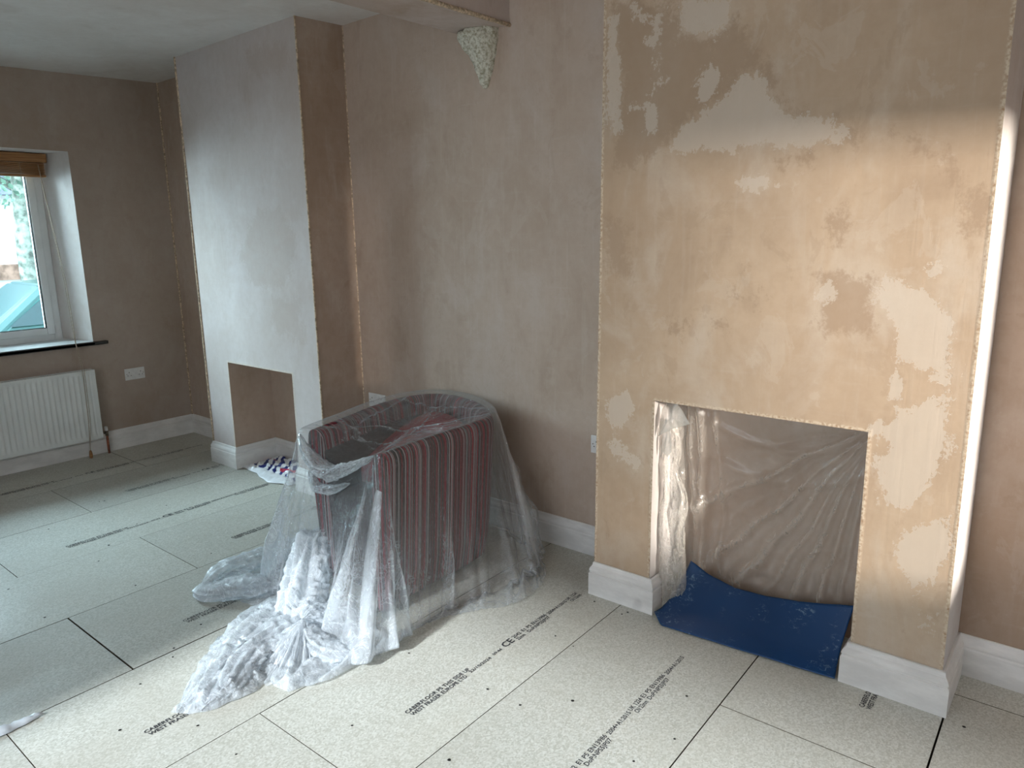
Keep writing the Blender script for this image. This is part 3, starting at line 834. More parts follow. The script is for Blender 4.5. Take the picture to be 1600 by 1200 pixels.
# ------------------------------------------------------------------ striped carrier bag in the far fireplace
def bag():
    nx, ny = 66, 44; V = []; F = []; uv = []
    P = [(-2.885, .03), (-2.30, .005), (-2.24, .30), (-2.86, .300)]
    for j in range(ny + 1):
        for i in range(nx + 1):
            u, v = i / nx, j / ny
            x = (P[0][0]*(1-u)+P[1][0]*u)*(1-v) + (P[3][0]*(1-u)+P[2][0]*u)*v
            y = (P[0][1]*(1-u)+P[1][1]*u)*(1-v) + (P[3][1]*(1-u)+P[2][1]*u)*v
            e = min(u, 1-u, v, 1-v)
            y += .018 * noise.noise((u * 6, v * 2, 3)); x += .012 * noise.noise((v * 6, u * 3, 9))
            if v < .15: y -= .045 * max(0, math.sin((u - .35) * 5)) * (1 - v / .15)
            q = Vector((u * 5, v * 3.2, .7))
            z = .006 + min(1, e * 9) * (.022 * abs(noise.noise(q * 1.4)) + .020 * abs(noise.noise(q * 3.1 + Vector((4, 1, 2)))) + .012) + .03 * max(0, v - .2) * min(1, e * 6)
            V.append((x, min(y, .298), z)); uv.append((u, v))
    m = nx + 1
    for j in range(ny):
        for i in range(nx): a = j * m + i; F.append((a, a+1, a+m+1, a+m))
    mt = N('striped_bag_plastic')
    uvn = mt.n('UVMap').outputs[0]; sep = mt.n('SeparateXYZ'); mt.l(uvn, sep.inputs[0])
    wob = mt.noise(mt.mapping(uvn, (2.2, 2, 1)), 2.0, 2, .5)
    d = mt.math('ADD', mt.math('ADD', mt.math('MULTIPLY', sep.outputs[0], 7.5), mt.math('MULTIPLY', sep.outputs[1], 3.0)), mt.math('MULTIPLY', wob, 1.6))
    fr = mt.math('FRACT', d)
    gate = mt.ramp(mt.noise(uvn, 3.3, 1, .4), .50, .54)
    st = mt.math('MULTIPLY', mt.ramp(mt.math('ABSOLUTE', mt.math('SUBTRACT', fr, .5)), .24, .21), mt.ramp(sep.outputs[1], .16, .2))
    c = mt.mix(st, (.80, .82, .85), (.02, .035, .20))
    red = mt.math('MULTIPLY', mt.ramp(mt.noise(mt.mapping(uvn, (1, 1, 1), (3.3, 1.1, 0)), 4.2, 1, .4), .63, .65), mt.ramp(sep.outputs[1], .25, .3))
    c = mt.mix(red, c, (.55, .04, .09))
    mat = mt.pbr(c, .3, mt.bump(mt.noise(uvn, 18, 4, .6), .3, .01), .5)
    o = mesh('carrier_bag', V, F, mat, smooth=True, label='crumpled white carrier bag with navy stripes in the far fireplace', cat='bag')
    l = o.data.uv_layers.new(name='UVMap')
    for lp in o.data.loops: l.data[lp.index].uv = uv[lp.vertex_index]
    md = o.modifiers.new('thick', 'SOLIDIFY'); md.thickness = .0015
bag()

# ------------------------------------------------------------------ white scrap at the left edge
def scrap():
    V = []; F = []; n = 16
    for i in range(n + 1):
        t = i / n
        cx = -1.012 - .02 * t; cy = -1.835 - .22 * t; w = .004 + .026 * math.sin(min(1, t * 1.6) * math.pi * .5)
        for s in (-1, -.4, .2, 1):
            V.append((cx + s * w + .003 * noise.noise((t * 9, s, 2)), cy + .01 * s, .003 + .012 * (1 - s * s) * (1 + noise.noise((t * 12, s * 3, 0)))))
    for i in range(n):
        for s in range(3): a = i * 4 + s; F.append((a, a+1, a+5, a+4))
    o = mesh('film_scrap', V, F, M['scrap'], smooth=True, label='small white scrap of plastic film lying on a board joint at the left edge', cat='scrap')
    md = o.modifiers.new('thick', 'SOLIDIFY'); md.thickness = .001
M['scrap'] = simple('white_film_scrap', (.74, .80, .86), .3, .5, var=.1)
scrap()

# ------------------------------------------------------------------ tub armchair under the sheet
RIMZ = .715
RIM = [(-.515, -.700), (-.528, -.573), (-.537, -.379), (-.535, -.18), (-.575, .005), (-.735, .155), (-.916, .235), (-1.105, .245),
       (-1.215, .165), (-1.255, .02), (-1.235, -.18), (-1.165, -.42), (-1.105, -.650)]
def resample(P, n):
    P = [Vector((p[0], p[1])) for p in P]
    Q = []
    for i in range(len(P) - 1):
        p0 = P[max(i-1, 0)]; p1 = P[i]; p2 = P[i+1]; p3 = P[min(i+2, len(P)-1)]
        for k in range(20):
            t = k / 20
            Q.append(.5 * ((2*p1) + (-p0+p2)*t + (2*p0-5*p1+4*p2-p3)*t*t + (-p0+3*p1-3*p2+p3)*t**3))
    Q.append(P[-1])
    L = [0]
    for a, b in zip(Q, Q[1:]): L.append(L[-1] + (b - a).length)
    out = []
    for i in range(n):
        s = L[-1] * i / (n - 1); k = min(np.searchsorted(L, s, side='right') - 1, len(Q) - 2)
        t = (s - L[k]) / (L[k+1] - L[k] + 1e-9); out.append(Q[k].lerp(Q[k+1], t))
    return out, L[-1]

def stripe_mat():
    m = N('striped_upholstery')
    uvn = m.n('UVMap').outputs[0]; sep = m.n('SeparateXYZ'); m.l(uvn, sep.inputs[0])
    u = sep.outputs[0]
    def white(scale, seed):
        w = m.n('TexWhiteNoise'); w.noise_dimensions = '1D'
        m.l(m.math('FLOOR', m.math('MULTIPLY', m.math('ADD', u, seed), scale)), w.inputs['W']); return w.outputs['Value']
    r = m.n('ValToRGB'); r.color_ramp.interpolation = 'CONSTANT'
    cols = [(0, (.11, .010, .018)), (.22, (.03, .025, .028)), (.42, (.24, .012, .03)), (.58, (.055, .05, .056)), (.70, (.15, .013, .022)), (.82, (.11, .10, .11)), (.93, (.28, .02, .035))]
    e = r.color_ramp.elements
    e[0].position = 0; e[0].color = (*cols[0][1], 1); e[1].position = cols[1][0]; e[1].color = (*cols[1][1], 1)
    for p, c in cols[2:]: x = e.new(p); x.color = (*c, 1)
    m.l(white(120, .13), r.inputs[0])
    thin = m.math('GREATER_THAN', white(330, .7), .80)
    c = m.mix(m.math('MULTIPLY', thin, .8), r.outputs[0], (.34, .30, .31))
    dk = m.math('GREATER_THAN', white(270, .31), .80)
    c = m.mix(m.math('MULTIPLY', dk, .8), c, (.02, .016, .02))
    wv = m.noise(m.mapping(m.obj(), (1, 1, 1)), 420, 2)
    return m.pbr(c, .85, m.bump(wv, .2, .002), .15)
M['stripe'] = stripe_mat()
M['red'] = simple('red_fabric', (.30, .010, .022), .85, .15, var=.15, scale=240, bump=.2)
M['charcoal'] = simple('charcoal_fabric', (.05, .042, .048), .85, .15, var=.15, scale=240, bump=.2)
M['chair_leg'] = simple('dark_wood', (.05, .028, .018), .4, .4, var=.2, scale=40)

def chair():
    cx, cy = -.88, -.2
    root = empty('tub_armchair', (cx, cy, 0), label='red and grey striped tub armchair under the clear dust sheet', cat='armchair')
    pts, LEN = resample(RIM, 130)
    # cross-section: (inward, z) from outer foot up, over the arm and down inside
    sec = [(.070, .022), (.055, .035), (.035, .16), (.018, .40), (.006, .58), (.001, .655), (.004, .685), (.014, .705), (.030, .714), (.050, .712), (.068, .700), (.080, .680), (.088, .62), (.092, .56)]
    def loft(sec, name, mat, u_sc=1.0, cap=True, smooth=True):
        V = []; F = []; uv = []; n = len(pts); m = len(sec)
        for i, p in enumerate(pts):
            t = (pts[min(i+1, n-1)] - pts[max(i-1, 0)]).normalized(); nn = Vector((-t.y, t.x))
            if nn.dot(Vector((cx, cy)) - p) < 0: nn = -nn
            for (d, z) in sec: V.append((p.x + nn.x * d, p.y + nn.y * d, z)); uv.append((i / (n - 1) * LEN, z))
        for i in range(n - 1):
            for j in range(m - 1): a = i * m + j; F.append((a, a + m, a + m + 1, a + 1))
        if cap: F.append(tuple(range(m))); F.append(tuple((n-1) * m + j for j in range(m))[::-1])
        o = mesh(name, V, F, mat, root, smooth)
        l = o.data.uv_layers.new(name='UVMap')
        nq = (n - 1) * (m - 1)
        for f in o.data.polygons:
            for li in f.loop_indices:
                vi = o.data.loops[li].vertex_index
                l.data[li].uv = uv[vi] if f.index < nq else (sec[vi % m][0] + .3, uv[vi][1])
        return o
    loft(sec + [(.10, .022)], 'shell', M['stripe'])
    loft([(.088, .62), (.094, .60), (.115, .50), (.125, .36), (.10, .34), (.08, .60)], 'inner_lining', M['charcoal'])
    # seat base and cushion inside the rim
    def inner(off, z0, z1, name, mat, crown=.0, front=-.63, rise=0.0):
        P = []
        n = len(pts)
        for i in range(0, n, 4):
            p = pts[i]; t = (pts[min(i+1, n-1)] - pts[max(i-1, 0)]).normalized(); nn = Vector((-t.y, t.x))
            if nn.dot(Vector((cx, cy)) - p) < 0: nn = -nn
            q = p + nn * off
            P.append(Vector((q.x, max(q.y, front))))
        c = Vector((cx, cy)); V = []; F = []
        rings = [(1, z0), (1, z1 - .03), (.985, z1 - .012), (.95, z1), (.6, z1 + crown * .8), (.2, z1 + crown)]
        m = len(P)
        for s, z in rings:
            for p in P: q = c.lerp(p, s); V.append((q.x, q.y, z + (rise * min(1, max(0, (q.y + .62) / .75)) if z > z0 else 0)))
        for r in range(len(rings) - 1):
            for i in range(m): j = (i + 1) % m; F.append((r*m+i, r*m+j, (r+1)*m+j, (r+1)*m+i))
        F.append(tuple(range(m))[::-1]); F.append(tuple((len(rings)-1)*m + i for i in range(m)))
        g = G(); g.v = V; g.f = F
        return g.build(name, mat, root, smooth=True)
    inner(.09, .03, .42, 'seat_base', M['charcoal'])
    inner(.115, .42, .455, 'seat_cushion', M['red'], .02, -.42, .19)
    for (x, y) in ((-.60, -.60), (-1.02, -.58), (-1.10, .08), (-.72, .05)):
        G().tube([(x, y, 0), (x, y, .03)], [.018, .024], 12).build('leg', M['chair_leg'], root, smooth=True)
chair()

# ------------------------------------------------------------------ clear dust sheet

def drape():
    rnd = random.Random(11)
    NC, NR = 620, 76
    TAUT = [(-1.13, -.46, -.82, -.50), (-1.02, -.47, -.56, .04), (-1.24, -.02, -.62, .09), (-1.10, -.60, -.60, -.30), (-1.20, .05, -.95, -.62), (-.60, -.62, -.92, -.05)]
    # key columns around the chair: rim point (x,y,z), floor-contact point, hem point
    K = [
     # rim                    contact             hem                 fold
     ((-.500, -.735, .722), (-.395, -.98), (-.405, -1.17), 1.0),   # right arm front corner
     ((-.500, -.66, .727), (-.40, -.80), (-.400, -.86), 1.0),
     ((-.515, -.45, .727), (-.41, -.56), (-.392, -.62), .8),
     ((-.520, -.22, .727), (-.37, -.33), (-.30, -.43), .8),
     ((-.550, .00, .727), (-.33, -.10), (-.205, -.25), 1.1),      # rear right corner flare
     ((-.700, .150, .727), (-.42, .11), (-.31, .05), 1.1),
     ((-.916, .255, .727), (-.80, .270), (-.74, .285), .25),
     ((-1.12, .262, .727), (-1.15, .285), (-1.17, .290), .2),
     ((-1.24, .170, .727), (-1.38, .24), (-1.44, .26), .6),
     ((-1.275, .02, .727), (-1.40, .04), (-1.50, .06), .6),
     ((-1.255, -.18, .727), (-1.38, -.22), (-1.48, -.24), .6),
     ((-1.185, -.42, .727), (-1.34, -.42), (-1.48, -.48), .8),
     ((-1.125, -.665, .722), (-1.28, -.74), (-1.36, -.86), 1.0),  # left arm front corner
     ((-1.075, -.700, .716), (-1.12, -.88), (-1.22, -1.00), 1.0),
     ((-.990, -.690, .655), (-1.00, -.86), (-1.02, -.98), .9),
     ((-.840, -.690, .600), (-.84, -.84), (-.88, -.98), .8),
     ((-.670, -.710, .635), (-.70, -.90), (-.74, -1.05), .9),
     ((-.545, -.745, .716), (-.52, -1.02), (-.56, -1.20), 1.0),
    ]
    n = len(K)
    arr = np.array([[*k[0], *k[1], *k[2], k[3]] for k in K])
    seg = np.array([np.linalg.norm(arr[(i+1) % n, :3] - arr[i, :3]) + .35 * np.linalg.norm(arr[(i+1) % n, 5:7] - arr[i, 5:7]) for i in range(n)])
    cum = np.concatenate([[0], np.cumsum(seg)]); tot = cum[-1]
    def ev(s):
        s = s % tot; i = min(int(np.searchsorted(cum, s, side='right') - 1), n - 1); t = (s - cum[i]) / seg[i]
        p0, p1, p2, p3 = arr[(i-1) % n], arr[i], arr[(i+1) % n], arr[(i+2) % n]
        return .5 * ((2*p1) + (-p0+p2)*t + (2*p0-5*p1+4*p2-p3)*t*t + (-p0+3*p1-3*p2+p3)*t**3)
    # fold lines: each with its place on the rim, drift, width, strength
    folds = []
    s = 0.0
    while s < tot:
        s += rnd.uniform(.035, .12)
        folds.append((s, rnd.uniform(-.09, .09), rnd.uniform(.010, .030), rnd.uniform(.3, 1.0) * rnd.choice((1, 1, 1, -.6)), rnd.uniform(0, .35)))
    corner = [cum[0], cum[5] - seg[4] * .3, cum[13], cum[17]]
    for c in corner:
        for k in range(9): folds.append((c + rnd.uniform(-.04, .04), rnd.uniform(-.26, .26), rnd.uniform(.010, .022), rnd.uniform(.5, 1.1), 0))
    V = []; F = []; milk = []
    for i in range(NC):
        s = tot * i / NC
        a = ev(s); b = ev(s + .01); rim = Vector(a[:3]); con = Vector((a[3], a[4], 0)); hem = Vector((a[5], a[6], 0)); amp = a[7]
        tan = Vector((b[3] - a[3] + b[0] - a[0], b[4] - a[4] + b[1] - a[1], 0)).normalized(); nr = Vector((tan.y, -tan.x, 0))
        if nr.dot(con - Vector((-.88, -.2, 0))) < 0: nr = -nr
        for j in range(NR):
            t = j / (NR - 1)
            if t < .80:
                q = t / .80
                p = Vector((0, 0, 0)); k = q ** 1.25
                p.x = rim.x + (con.x - rim.x) * k; p.y = rim.y + (con.y - rim.y) * k
                p.z = rim.z * (1 - q)
                if q < .08: p -= nr * (.08 - q) * .18; p.z += 0
            else:
                q = (t - .80) / .20
                p = con.lerp(hem, q)
            fo = 0; mk = 0
            for (fs, dr, w, st, t0) in folds:
                d = s - (fs + dr * t * 1.1); d = (d + tot / 2) % tot - tot / 2
                ww = w * (.5 + 1.1 * t)
                if abs(d) < ww * 2.6 and t > t0 * .8:
                    e = math.exp(-(d / ww) ** 2)
                    gr = min(1, (t - t0 * .8) * 2.6 + .10)
                    fo += e * st * gr; mk += e * abs(st) * gr
            big = noise.noise((s * 3.1, t * 1.1, 2)) * .7
            A = .030 * amp * min(1, t * 1.7 + .06)
            q3 = Vector((s * 9, t * 6, 4)); cr = noise.fractal(q3 * 2.4, 1, 2, 3)
            disp = fo * A + big * .022 * amp * t + cr * .0040 * (t + .15) * amp
            if t < .80:
                p += nr * (disp + .006)
                p.z = max(p.z, .004 + abs(cr) * .006)
                if p.z < .08: p.z += .012 * abs(fo) * (1 - p.z / .08)
            else:
                edge = 1 - (t - .80) / .20
                p.z = .004 + .020 * abs(fo) * (edge * .8 + .2) + .010 * abs(cr) + .01 * abs(big) * edge
                p += tan * (cr * .012)
            if p.y > D1 - .022 - .004: p.y = D1 - .026
            V.append(tuple(p)); lf = min(1, max(0, (-.30 - p.y) / .35)); milk.append(min(.60, (.09 + .08 * lf) * mk * (t + .15) + (.09 + .20 * lf) * t ** 1.0) + (.06 if t > .8 else 0))
    for i in range(NC):
        k = (i + 1) % NC
        for j in range(NR - 1): F.append((i*NR + j, k*NR + j, k*NR + j + 1, i*NR + j + 1))
    # the taut top, sagging between the arms
    c = Vector((-.86, -.24, .700)); R = 34; base = len(V); rows = [[i * NR for i in range(NC)]]
    for r in range(1, R):
        f = 1 - r / R; row = []
        for i in range(0, NC):
            rim = Vector(V[i * NR]); p = c.lerp(rim, f)
            ang = math.atan2(rim.y - c.y, rim.x - c.x)
            sag = .030 * (1 - f * f)
            rd = abs(noise.noise((p.x * 5 + p.y * 2.0, p.y * 2.6 - p.x * 3.0, 1))) * .030 * (1 - f ** 4) * (f ** .5)
            ln = noise.noise((ang * 9, 3, f * .8)) * .010 * f * (1 - f) * 4
            p.z += -sag + rd + ln
            if f > .9: p.z += .004
            ex = 0
            for (ax, ay, bx, by) in TAUT:
                dx, dy = bx - ax, by - ay; L2_ = dx * dx + dy * dy
                tt = min(1, max(0, ((p.x - ax) * dx + (p.y - ay) * dy) / L2_)); d = math.hypot(p.x - ax - tt * dx, p.y - ay - tt * dy)
                ex = max(ex, math.exp(-(d / .0065) ** 2) * math.sin(math.pi * min(1, max(0, tt * .9 + .08))) ** .5)
            p.z += ex * .005
            row.append(len(V)); V.append(tuple(p)); milk.append(.075 + .26 * ex)
        rows.append(row)
    for a, b in zip(rows, rows[1:]):
        for i in range(NC): k = (i + 1) % NC; F.append((a[i], b[i], b[k], a[k]))
    cc = len(V); V.append((c.x, c.y, c.z - .03)); milk.append(.05)
    for i in range(NC): F.append((rows[-1][i], cc, rows[-1][(i + 1) % NC]))
    # loose film lying on the boards: crumpled lobes, two skins each
    def lobe(outline, hmax, seed, step=.0125, ridge=9.0, m0=.22, zoff=0.0, spine=None):
        P = np.array(outline); x0, y0 = P.min(0) - .01; x1, y1 = P.max(0) + .01
        nx = int((x1 - x0) / step) + 1; ny = int((y1 - y0) / step) + 1
        X, Y = np.meshgrid(np.linspace(x0, x1, nx), np.linspace(y0, y1, ny))
        D = inside_dist(X, Y, outline)
        for layer in (0, 1):
            idx = -np.ones((ny, nx), int)
            for b in range(ny):
                for a in range(nx):
                    d = D[b, a]
                    if d < -.012: continue
                    x, y = X[b, a], Y[b, a]
                    if d < 0:      # pull the last ring onto the outline, raggedly
                        gx = (D[b, min(a+1, nx-1)] - D[b, max(a-1, 0)]); gy = (D[min(b+1, ny-1), a] - D[max(b-1, 0), a])
                        gl = math.hypot(gx, gy) + 1e-6; x -= gx / gl * d; y -= gy / gl * d
                    d = max(d, 0)
                    q = Vector((x * ridge, y * ridge, seed))
                    rid = 1 - abs(noise.noise(q + Vector((noise.noise(q * .6) * 1.5, 0, 0)))) * 2.4
                    rid2 = 1 - abs(noise.noise(q * 2.7 + Vector((5, 3, 1)))) * 2.2
                    fine = noise.fractal(q * 5, 1, 2, 2)
                    env = min(1, d / .055) ** .6
                    h = hmax * env * (.35 + .40 * max(0, rid) + .20 * max(0, rid2)) + .004 * fine * min(1, d * 30)
                    if spine is not None:
                        for (sx, sy, sr, sh) in spine:
                            h += sh * math.exp(-((x - sx) ** 2 + (y - sy) ** 2) / sr ** 2) * env
                    z = .004 + zoff + (h if layer == 0 else h * .45 + .002 * fine)
                    x += noise.noise(q * 1.9) * .010; y += noise.noise(q * 1.9 + Vector((9, 9, 9))) * .010
                    idx[b, a] = len(V); V.append((x, y, max(z, .003)))
                    milk.append(m0 * 1.2 + .30 * max(0, rid2) + .22 * max(0, rid) if layer == 0 else m0 * .6)
            for b in range(ny - 1):
                for a in range(nx - 1):
                    q = (idx[b, a], idx[b, a+1], idx[b+1, a+1], idx[b+1, a])
                    if min(q) >= 0: F.append(tuple(int(v) for v in q))
    def sleeve(path, rad, flat, seed, m0=.20, nseg=46, along=90, fold=8, amp=.34):
        """a collapsed tube of film with folds running along it"""
        P, LEN = resample(path, along); H = [p[2] for p in path]
        base = len(V)
        for i, p in enumerate(P):
            t = i / (along - 1)
            k = t * (len(path) - 1); a = min(int(k), len(path) - 2); f = k - a
            z0 = H[a] * (1 - f) + H[a+1] * f; r = rad[a] * (1 - f) + rad[a+1] * f
            tan = (P[min(i+1, along-1)] - P[max(i-1, 0)]).normalized(); nn = Vector((-tan.y, tan.x))
            endc = min(1, (t + .004) * 9) ** .5 * min(1, (1 - t + .004) * 9) ** .5
            for j in range(nseg):
                th = 2 * math.pi * j / nseg
                ca, sa = math.cos(th), math.sin(th)
                q = Vector((ca * fold * .32 + t * 1.0, sa * fold * .32, seed + t * LEN * 4))
                rid = 1 - abs(noise.noise(q + Vector((noise.noise(q * .5), 0, 0)))) * 2.6
                q2 = Vector((ca * 3, sa * 3, seed + t * LEN * 26)); cre = 1 - abs(noise.noise(q2)) * 2.4
                fi = noise.fractal(Vector((ca * 4, sa * 4, t * LEN * 60 + seed)), 1, 2, 2)
                rr = r * endc * (1 - amp * .55 + amp * rid + .16 * cre + .05 * fi)
                x = p.x + nn.x * ca * rr + tan.x * .3 * r * (endc - 1) * 0; y = p.y + nn.y * ca * rr
                z = z0 + sa * rr * flat
                V.append((x + .004 * fi, y + .004 * cre, max(z, .003 + .002 * abs(fi)))); milk.append(max(.05, m0 * 1.1 + m0 * 1.4 * max(0, rid) + .16 * max(0, cre)))
        for i in range(along - 1):
            for j in range(nseg):
                k = (j + 1) % nseg
                F.append((base + i*nseg + j, base + (i+1)*nseg + j, base + (i+1)*nseg + k, base + i*nseg + k))
    lobe(TONGUE_B, .060, 8.1, ridge=11, m0=.16, step=.009)
    # the long tongue to the left: out along one side, back along the other
    sleeve([(-1.335, -.40, .10), (-1.39, -.56, .05), (-1.414, -.671, .04), (-1.438, -.812, .038), (-1.454, -.933, .034), (-1.425, -1.045, .02)], [.05, .055, .062, .060, .055, .03], .62, 1.3, .20)
    sleeve([(-1.43, -1.035, .02), (-1.33, -1.065, .03), (-1.25, -.985, .036), (-1.168, -.875, .036), (-1.083, -.76, .036), (-1.01, -.64, .05)], [.035, .055, .070, .072, .065, .06], .58, 2.9, .20)
    # hump leaning on the chair front and running down into the trailing tail
    sleeve([(-.985, -.735, .275), (-.955, -.77, .265), (-.90, -.83, .20), (-.84, -.90, .12), (-.77, -.98, .07), (-.72, -1.06, .04)], [.045, .068, .075, .085, .095, .07], .80, 6.1, .24)
    sleeve([(-.655, -1.545, .01), (-.68, -1.46, .02), (-.74, -1.35, .035), (-.81, -1.22, .04), (-.87, -1.05, .04), (-.84, -.90, .04)], [.030, .062, .085, .100, .110, .08], .50, 7.7, .17, fold=11)
    sleeve([(-.60, -1.50, .01), (-.63, -1.40, .025), (-.70, -1.28, .04), (-.74, -1.15, .05), (-.73, -1.0, .05), (-.66, -.86, .04)], [.025, .055, .075, .085, .09, .07], .55, 4.2, .20, fold=10)
    # crumpled swag hanging between the two arm fronts
    sleeve([(-1.085, -.705, .705), (-1.02, -.725, .635), (-.93, -.735, .590), (-.84, -.735, .585), (-.72, -.745, .625), (-.62, -.75, .665), (-.55, -.745, .715)],
           [.012, .026, .040, .046, .040, .024, .010], .60, 5.5, .10, fold=9, amp=.5)
    sleeve([(-1.03, -.71, .55), (-.93, -.74, .50), (-.80, -.75, .52), (-.70, -.75, .57)], [.008, .026, .034, .012], .5, 2.2, .06, fold=9, amp=.5)
    # the stiff creased strip down the right arm front
    n0 = len(V); NS, NT = 14, 70
    for j in range(NT + 1):
        w = j / NT
        c = Vector((-.475, -.775, .60)).lerp(Vector((-.415, -.955, .07)), w); hw = .012 + .034 * math.sin(math.pi * min(1, w * .85 + .1)) ** .8
        for i in range(NS + 1):
            s = i / NS * 2 - 1; q = Vector((s * 1.6, w * 7, 3)); k = noise.noise(q * 1.6)
            V.append((c.x + s * hw + .006 * k, c.y - .5 * s * hw * .4 - .010 - .008 * abs(noise.noise(q * 3)), c.z + .004 * k)); milk.append(.62 * (1 - abs(s) ** 4) + .1 * k)
    for j in range(NT):
        for i in range(NS): a = n0 + j * (NS + 1) + i; F.append((a, a + 1, a + NS + 2, a + NS + 1))
    # fan spreading from a pinched knot
    n0 = len(V); kx, ky, kz = -.640, -1.045, .115; NA, NB = 74, 26
    for i in range(NA + 1):
        ang = math.radians(-118 + 96 * i / NA)
        R_ = .235 * (1 + .12 * noise.noise((i * .12, 2, 5)))
        for j in range(NB + 1):
            t = j / NB; rr = .012 + (R_ - .012) * t
            pl = noise.noise((i * .42, 3, t * .8)); pl = (1 - abs(pl) * 2.6)
            z = kz * (1 - t) ** 1.3 + .006 + .022 * pl * math.sin(math.pi * min(1, t * .9 + .1)) + .008 * noise.noise((i * .3, t * 9, 1))
            V.append((kx + math.cos(ang) * rr, ky + math.sin(ang) * rr, max(z, .004))); milk.append(.30 + .35 * max(0, pl) * (1 - t * .5))
    for i in range(NA):
        for j in range(NB): a = n0 + i * (NB + 1) + j; F.append((a, a + 1, a + NB + 2, a + NB + 1))
    sleeve([(-.645, -1.05, .125), (-.66, -1.02, .115), (-.66, -.97, .08), (-.64, -.90, .06), (-.60, -.82, .05)], [.018, .040, .055, .065, .06], .8, 9.4, .25)
    sleeve([(-.63, -1.05, .10), (-.57, -1.06, .06), (-.50, -1.05, .04), (-.45, -.99, .03), (-.425, -.90, .02)], [.03, .045, .05, .045, .03], .7, 3.4, .2)
    o = mesh('dust_sheet', V, F, M['film'], smooth=True,
             label='clear plastic dust sheet draped over the armchair and trailing across the floor', cat='dust sheet')
    add_attr(o.data, 'milk', np.array(milk))
TONGUE_B = [(-.68, -1.561), (-.614, -1.527), (-.569, -1.445), (-.563, -1.375), (-.554, -1.309), (-.591, -1.258), (-.524, -1.268), (-.457, -1.253), (-.426, -1.164), (-.43, -1.082),
            (-.42, -1.0), (-.42, -.93), (-.46, -.80), (-.713, -.76), (-.894, -.78), (-1.03, -.83), (-.996, -.90), (-1.02, -.96), (-1.00, -1.058), (-.95, -1.15), (-.87, -1.25), (-.77, -1.40), (-.70, -1.51)]
drape()

